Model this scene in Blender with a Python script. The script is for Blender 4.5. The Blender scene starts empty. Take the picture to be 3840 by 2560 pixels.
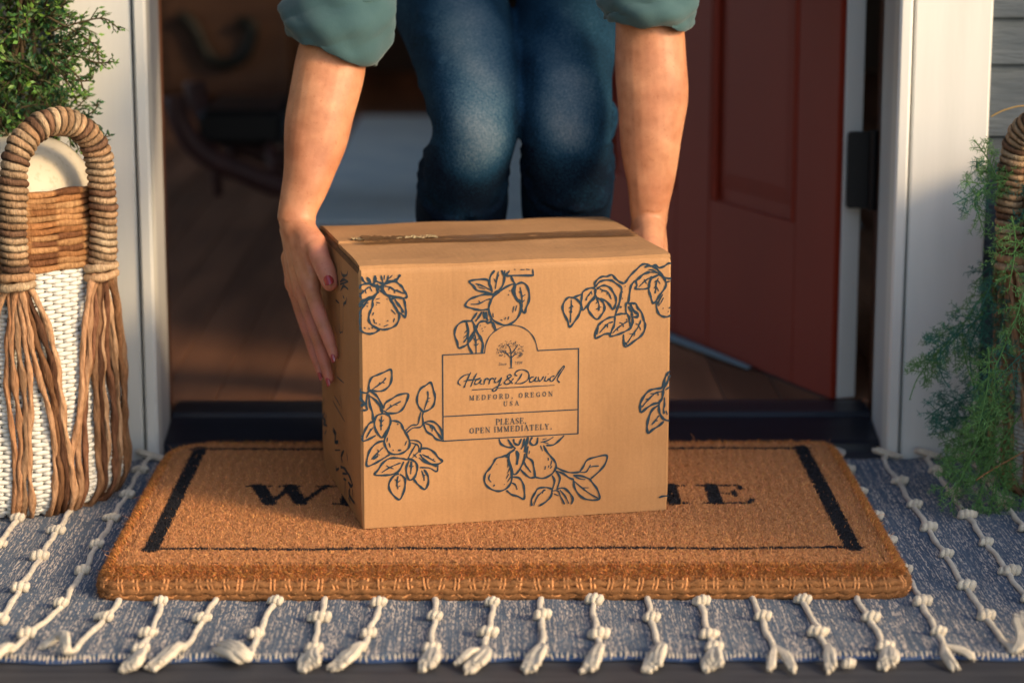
import bpy, math, random
import numpy as np
from math import sin, cos, pi, radians, sqrt
from mathutils import Vector, Matrix
sc = bpy.context.scene
col = sc.collection
# ---------------- camera ----------------
cam = bpy.data.cameras.new('camera'); camo = bpy.data.objects.new('camera', cam); col.objects.link(camo)
camo.location = (-.0086, 0, .7845)
camo.rotation_euler = (pi/2-.2022, 0, -.0082)
cam.sensor_width = 36; cam.lens = 83.47; cam.clip_start = .05; cam.clip_end = 500
cam.dof.use_dof = True; cam.dof.focus_distance = 2.68; cam.dof.aperture_fstop = 3.3
sc.camera = camo
# ---------------- world, sun, exposure ----------------
SUN_EL, SUN_AZ = radians(24), radians(57)      # azimuth from -y (towards the viewer) to +x
SD = Vector((cos(SUN_EL)*sin(SUN_AZ), -cos(SUN_EL)*cos(SUN_AZ), sin(SUN_EL)))
w = bpy.data.worlds.new('World'); sc.world = w; w.use_nodes = True
nt = w.node_tree; bg = nt.nodes['Background']
sky = nt.nodes.new('ShaderNodeTexSky'); sky.sky_type = 'NISHITA'; sky.sun_disc = False
sky.sun_elevation = SUN_EL; sky.sun_rotation = math.atan2(SD.x, SD.y)
sky.ozone_density = .35; sky.dust_density = 1.6
nt.links.new(sky.outputs[0], bg.inputs[0]); bg.inputs[1].default_value = .15
sun = bpy.data.lights.new('sun', 'SUN'); sun.energy = 1.5; sun.angle = radians(12); sun.color = (1, .72, .40)
suno = bpy.data.objects.new('sun', sun); col.objects.link(suno)
suno.rotation_euler = SD.to_track_quat('Z', 'Y').to_euler(); suno.location = (3, -3, 3)
sc.view_settings.view_transform = 'Standard'; sc.view_settings.look = 'None'
sc.view_settings.exposure = 1.17; sc.view_settings.gamma = 1
rnd = random.Random(7); rng = np.random.default_rng(5)

# ---------------- helpers ----------------
def lin(c):  # 0-255 sRGB -> linear
    return tuple(((x/255)/12.92 if x/255 <= .04045 else ((x/255+.055)/1.055)**2.4) for x in c)
def mat(name, c1, c2=None, rough=.7, scale=(40, 40, 40), detail=4, bump=0, bscale=None, bdist=.001, spec=.3, attr=None, metal=0, coat=0, sheen=0, lo=.35, hi=.65, sss=0, trans=0):
    m = bpy.data.materials.new(name); m.use_nodes = True; nt = m.node_tree; N = nt.nodes; L = nt.links
    b = N['Principled BSDF']; b.inputs['Roughness'].default_value = rough; b.inputs['Specular IOR Level'].default_value = spec
    b.inputs['Metallic'].default_value = metal; b.inputs['Coat Weight'].default_value = coat
    b.inputs['Sheen Weight'].default_value = sheen
    if sss:
        b.inputs['Subsurface Weight'].default_value = sss; b.inputs['Subsurface Radius'].default_value = (1, .35, .2); b.inputs['Subsurface Scale'].default_value = .004
    tc = N.new('ShaderNodeTexCoord')
    def noise(s, d=detail):
        mp = N.new('ShaderNodeMapping'); mp.inputs['Scale'].default_value = s; L.new(tc.outputs['Object'], mp.inputs[0])
        n = N.new('ShaderNodeTexNoise'); n.inputs['Scale'].default_value = 1; n.inputs['Detail'].default_value = d; L.new(mp.outputs[0], n.inputs[0]); return n
    if c2 is None: b.inputs['Base Color'].default_value = (*c1, 1); last = None
    else:
        n = noise(scale); r = N.new('ShaderNodeValToRGB'); r.color_ramp.elements[0].position = lo; r.color_ramp.elements[1].position = hi
        r.color_ramp.elements[0].color = (*c1, 1); r.color_ramp.elements[1].color = (*c2, 1)
        L.new(n.outputs['Fac'], r.inputs[0]); L.new(r.outputs[0], b.inputs['Base Color']); last = r.outputs[0]
    if attr:
        at = N.new('ShaderNodeAttribute'); at.attribute_name = attr
        if last is None: L.new(at.outputs['Color'], b.inputs['Base Color'])
        else:
            mx = N.new('ShaderNodeMix'); mx.data_type = 'RGBA'; mx.blend_type = 'MULTIPLY'; mx.inputs[0].default_value = 1
            L.new(last, mx.inputs[6]); L.new(at.outputs['Color'], mx.inputs[7]); L.new(mx.outputs[2], b.inputs['Base Color'])
    if bump:
        n2 = noise(bscale or scale, 5); bp = N.new('ShaderNodeBump'); bp.inputs['Strength'].default_value = bump; bp.inputs['Distance'].default_value = bdist
        L.new(n2.outputs['Fac'], bp.inputs['Height']); L.new(bp.outputs[0], b.inputs['Normal'])
    return m

class MB:
    def __init__(s): s.v = []; s.f = []; s.c = []; s.n = 0
    def add(s, v, f, c=None):
        v = np.asarray(v, float).reshape(-1, 3); s.v.append(v); s.f += [tuple(i+s.n for i in q) for q in f]
        if c is None: c = (1, 1, 1)
        c = np.asarray(c, float)
        s.c.append(np.tile(c, (len(v), 1)) if c.ndim == 1 else c); s.n += len(v)
    def box(s, a, b, c=None, bev=0):
        x0, y0, z0 = a; x1, y1, z1 = b
        if bev:
            e = bev; V = []
            for z, i in ((z0, e), (z0+e, 0), (z1-e, 0), (z1, e)):
                for (x, y) in ((x0+e, y0), (x1-e, y0), (x1, y0+e), (x1, y1-e), (x1-e, y1), (x0+e, y1), (x0, y1-e), (x0, y0+e)):
                    V.append((min(max(x, x0+i), x1-i), min(max(y, y0+i), y1-i), z))
            F = [tuple(range(7, -1, -1)), tuple(range(24, 32))]
            for k in range(3):
                for j in range(8): F.append((k*8+j, k*8+(j+1) % 8, k*8+8+(j+1) % 8, k*8+8+j))
            s.add(V, F, c); return
        V = [(x, y, z) for z in (z0, z1) for (x, y) in ((x0, y0), (x1, y0), (x1, y1), (x0, y1))]
        s.add(V, [(3, 2, 1, 0), (4, 5, 6, 7), (0, 1, 5, 4), (1, 2, 6, 5), (2, 3, 7, 6), (3, 0, 4, 7)], c)
    def tube(s, P, R, n=10, c=None, cap=True, mod=None, up=(0, 0, 1), ell=1.0, closed=False):
        # P list of points, R radius or list of radius / (rx, ry)
        P = [Vector(p) for p in P]; m = len(P)
        if not hasattr(R, '__len__'): R = [R]*m
        V = []; C = []
        nrm = None
        for i in range(m):
            if closed: t = (P[(i+1) % m]-P[i-1])
            else: t = (P[min(i+1, m-1)]-P[max(i-1, 0)])
            t = t.normalized() if t.length > 1e-9 else Vector((0, 0, 1))
            if nrm is None:
                u = Vector(up)
                if abs(u.dot(t)) > .95: u = Vector((1, 0, 0)) if abs(t.x) < .9 else Vector((0, 1, 0))
                nrm = (u - t*u.dot(t)).normalized()
            else:
                nrm = (nrm - t*nrm.dot(t)).normalized()
            bi = t.cross(nrm)
            r = R[i]; rx, ry = (r if hasattr(r, '__len__') else (r, r*ell))
            for j in range(n):
                a = 2*pi*j/n; k = mod(i, a) if mod else 1
                V.append(P[i]+nrm*(rx*k*cos(a))+bi*(ry*k*sin(a)))
                if callable(c): C.append(c(i, a))
        F = []
        for i in range(m if closed else m-1):
            i2 = (i+1) % m
            for j in range(n): F.append((i*n+j, i*n+(j+1) % n, i2*n+(j+1) % n, i2*n+j))
        if cap and not closed: F += [tuple(range(n-1, -1, -1)), tuple((m-1)*n+j for j in range(n))]
        s.add([tuple(q) for q in V], F, C if callable(c) else c)
    def ball(s, ctr, r, c=None, n=10, m=7, rot=None, noise=0):
        V = []; rx, ry, rz = r if hasattr(r, '__len__') else (r, r, r)
        for i in range(m+1):
            th = pi*i/m
            for j in range(n):
                a = 2*pi*j/n; k = 1+noise*(rnd.random()-.5)
                p = Vector((rx*sin(th)*cos(a)*k, ry*sin(th)*sin(a)*k, rz*cos(th)*k))
                if rot is not None: p = rot @ p
                V.append(tuple(p+Vector(ctr)))
        F = []
        for i in range(m):
            for j in range(n): F.append((i*n+j, (i+1)*n+j, (i+1)*n+(j+1) % n, i*n+(j+1) % n))
        s.add(V, F, c)
    def build(s, name, m, parent=None, smooth=True, loc=None):
        me = bpy.data.meshes.new(name); V = np.concatenate(s.v) if s.v else np.zeros((0, 3))
        if loc is not None: V = V-np.array(loc)
        me.from_pydata(V.tolist(), [], s.f); me.materials.append(m)
        C = np.concatenate(s.c); at = me.color_attributes.new('col', 'FLOAT_COLOR', 'POINT')
        at.data.foreach_set('color', np.concatenate([C, np.ones((len(C), 1))], 1).ravel())
        if smooth: me.polygons.foreach_set('use_smooth', [True]*len(me.polygons))
        me.update()
        o = bpy.data.objects.new(name, me); col.objects.link(o)
        if parent is not None: o.parent = parent
        if loc is not None: o.location = loc
        return o
def tag(o, label=None, cat=None, group=None, kind=None):
    if label: o['label'] = label
    if cat: o['category'] = cat
    if group: o['group'] = group
    if kind: o['kind'] = kind
    return o
def empty(name, loc=(0, 0, 0)):
    # things are built in world coordinates: the Empty sits at the thing's base, its parts are shifted back
    o = bpy.data.objects.new(name, None); col.objects.link(o); o.location = loc; o.empty_display_size = .05; return o
def part(mb, name, m, root, smooth=True):
    o = mb.build(name, m, None, smooth); o.parent = root
    if root is not None:
        L = Vector((0, 0, 0)); r = root
        while r is not None: L += r.location; r = r.parent
        o.data.transform(Matrix.Translation(-L))
    return o
def cr(P, k=6, closed=False):
    P = [np.array(p, float) for p in P]; n = len(P)
    if n < 3: return [P[0]+(P[-1]-P[0])*t for t in np.linspace(0, 1, k+1)]
    out = []
    for i in range(n-1):
        p0 = P[max(i-1, 0)]; p1 = P[i]; p2 = P[i+1]; p3 = P[min(i+2, n-1)]
        for j in range(k):
            t = j/k; out.append(.5*((2*p1)+(-p0+p2)*t+(2*p0-5*p1+4*p2-p3)*t*t+(-p0+3*p1-3*p2+p3)*t**3))
    out.append(P[-1]); return out
# photograph pixel (3840 wide) on a plane of known depth -> world point; used only to measure positions on real surfaces
FX, PT, YW = 8903.3, .2022, .0082
CO = np.array([-.0086, 0, .7845])
def ray(u, v):
    x = (u-1920)/FX; yd = (v-1280)/FX
    d = (x, cos(PT)-yd*sin(PT), -sin(PT)-yd*cos(PT)); c, s = cos(YW), sin(YW)
    return np.array([c*d[0]+s*d[1], -s*d[0]+c*d[1], d[2]])
def at(u, v, y): d = ray(u, v); return CO+d*(y/d[1])
def atz(u, v, z): d = ray(u, v); return CO+d*((z-CO[2])/d[2])

# ---------------- materials ----------------
M = {}
M['deck'] = mat('deck_paint', lin((62, 62, 66)), lin((48, 49, 54)), rough=.55, scale=(6, 60, 10), bump=.5, bscale=(60, 300, 60), bdist=.0006)
M['white'] = mat('white_paint', (.62, .61, .565), (.67, .655, .61), rough=.5, scale=(30, 30, 3), bump=.25, bscale=(220, 220, 30), bdist=.0006)
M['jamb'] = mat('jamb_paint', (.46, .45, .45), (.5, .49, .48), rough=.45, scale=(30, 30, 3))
M['sidingm'] = mat('siding_paint', (.115, .13, .15), (.085, .10, .12), rough=.75, scale=(9, 9, 60), bump=1, bscale=(25, 25, 160), bdist=.002)
M['siding_gap'] = mat('siding_gap', (.02, .02, .025))
M['red'] = mat('red_door_paint', (.21, .022, .008), (.24, .025, .009), rough=.6, scale=(5, 5, 2), spec=.25, bump=.1, bscale=(90, 90, 9), bdist=.0005)
M['brownwood'] = mat('dark_stained_wood', (.13, .055, .028), (.08, .032, .017), rough=.5, scale=(30, 30, 3))
M['black'] = mat('black_threshold', (.010, .012, .018), (.014, .017, .026), rough=.38, scale=(4, 90, 20))
M['hinge'] = mat('black_metal', (.009, .009, .010), rough=.45, spec=.3)
M['floorwood'] = mat('floor_boards', (.085, .032, .017), (.035, .014, .008), rough=.32, scale=(14, 1.6, 4), bump=.15, bscale=(100, 10, 10), spec=.5)
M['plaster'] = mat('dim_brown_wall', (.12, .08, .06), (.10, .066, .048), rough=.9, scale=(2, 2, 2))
M['chest'] = mat('chest_wood', (.10, .050, .030), (.07, .034, .021), rough=.5, scale=(4, 4, 30))
M['green_iron'] = mat('dark_green_iron', (.005, .008, .008), rough=.5)
M['palerug'] = mat('pale_blue_rug', (.80, .85, .82), (.66, .74, .75), rough=.95, scale=(7, 7, 7))
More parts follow.
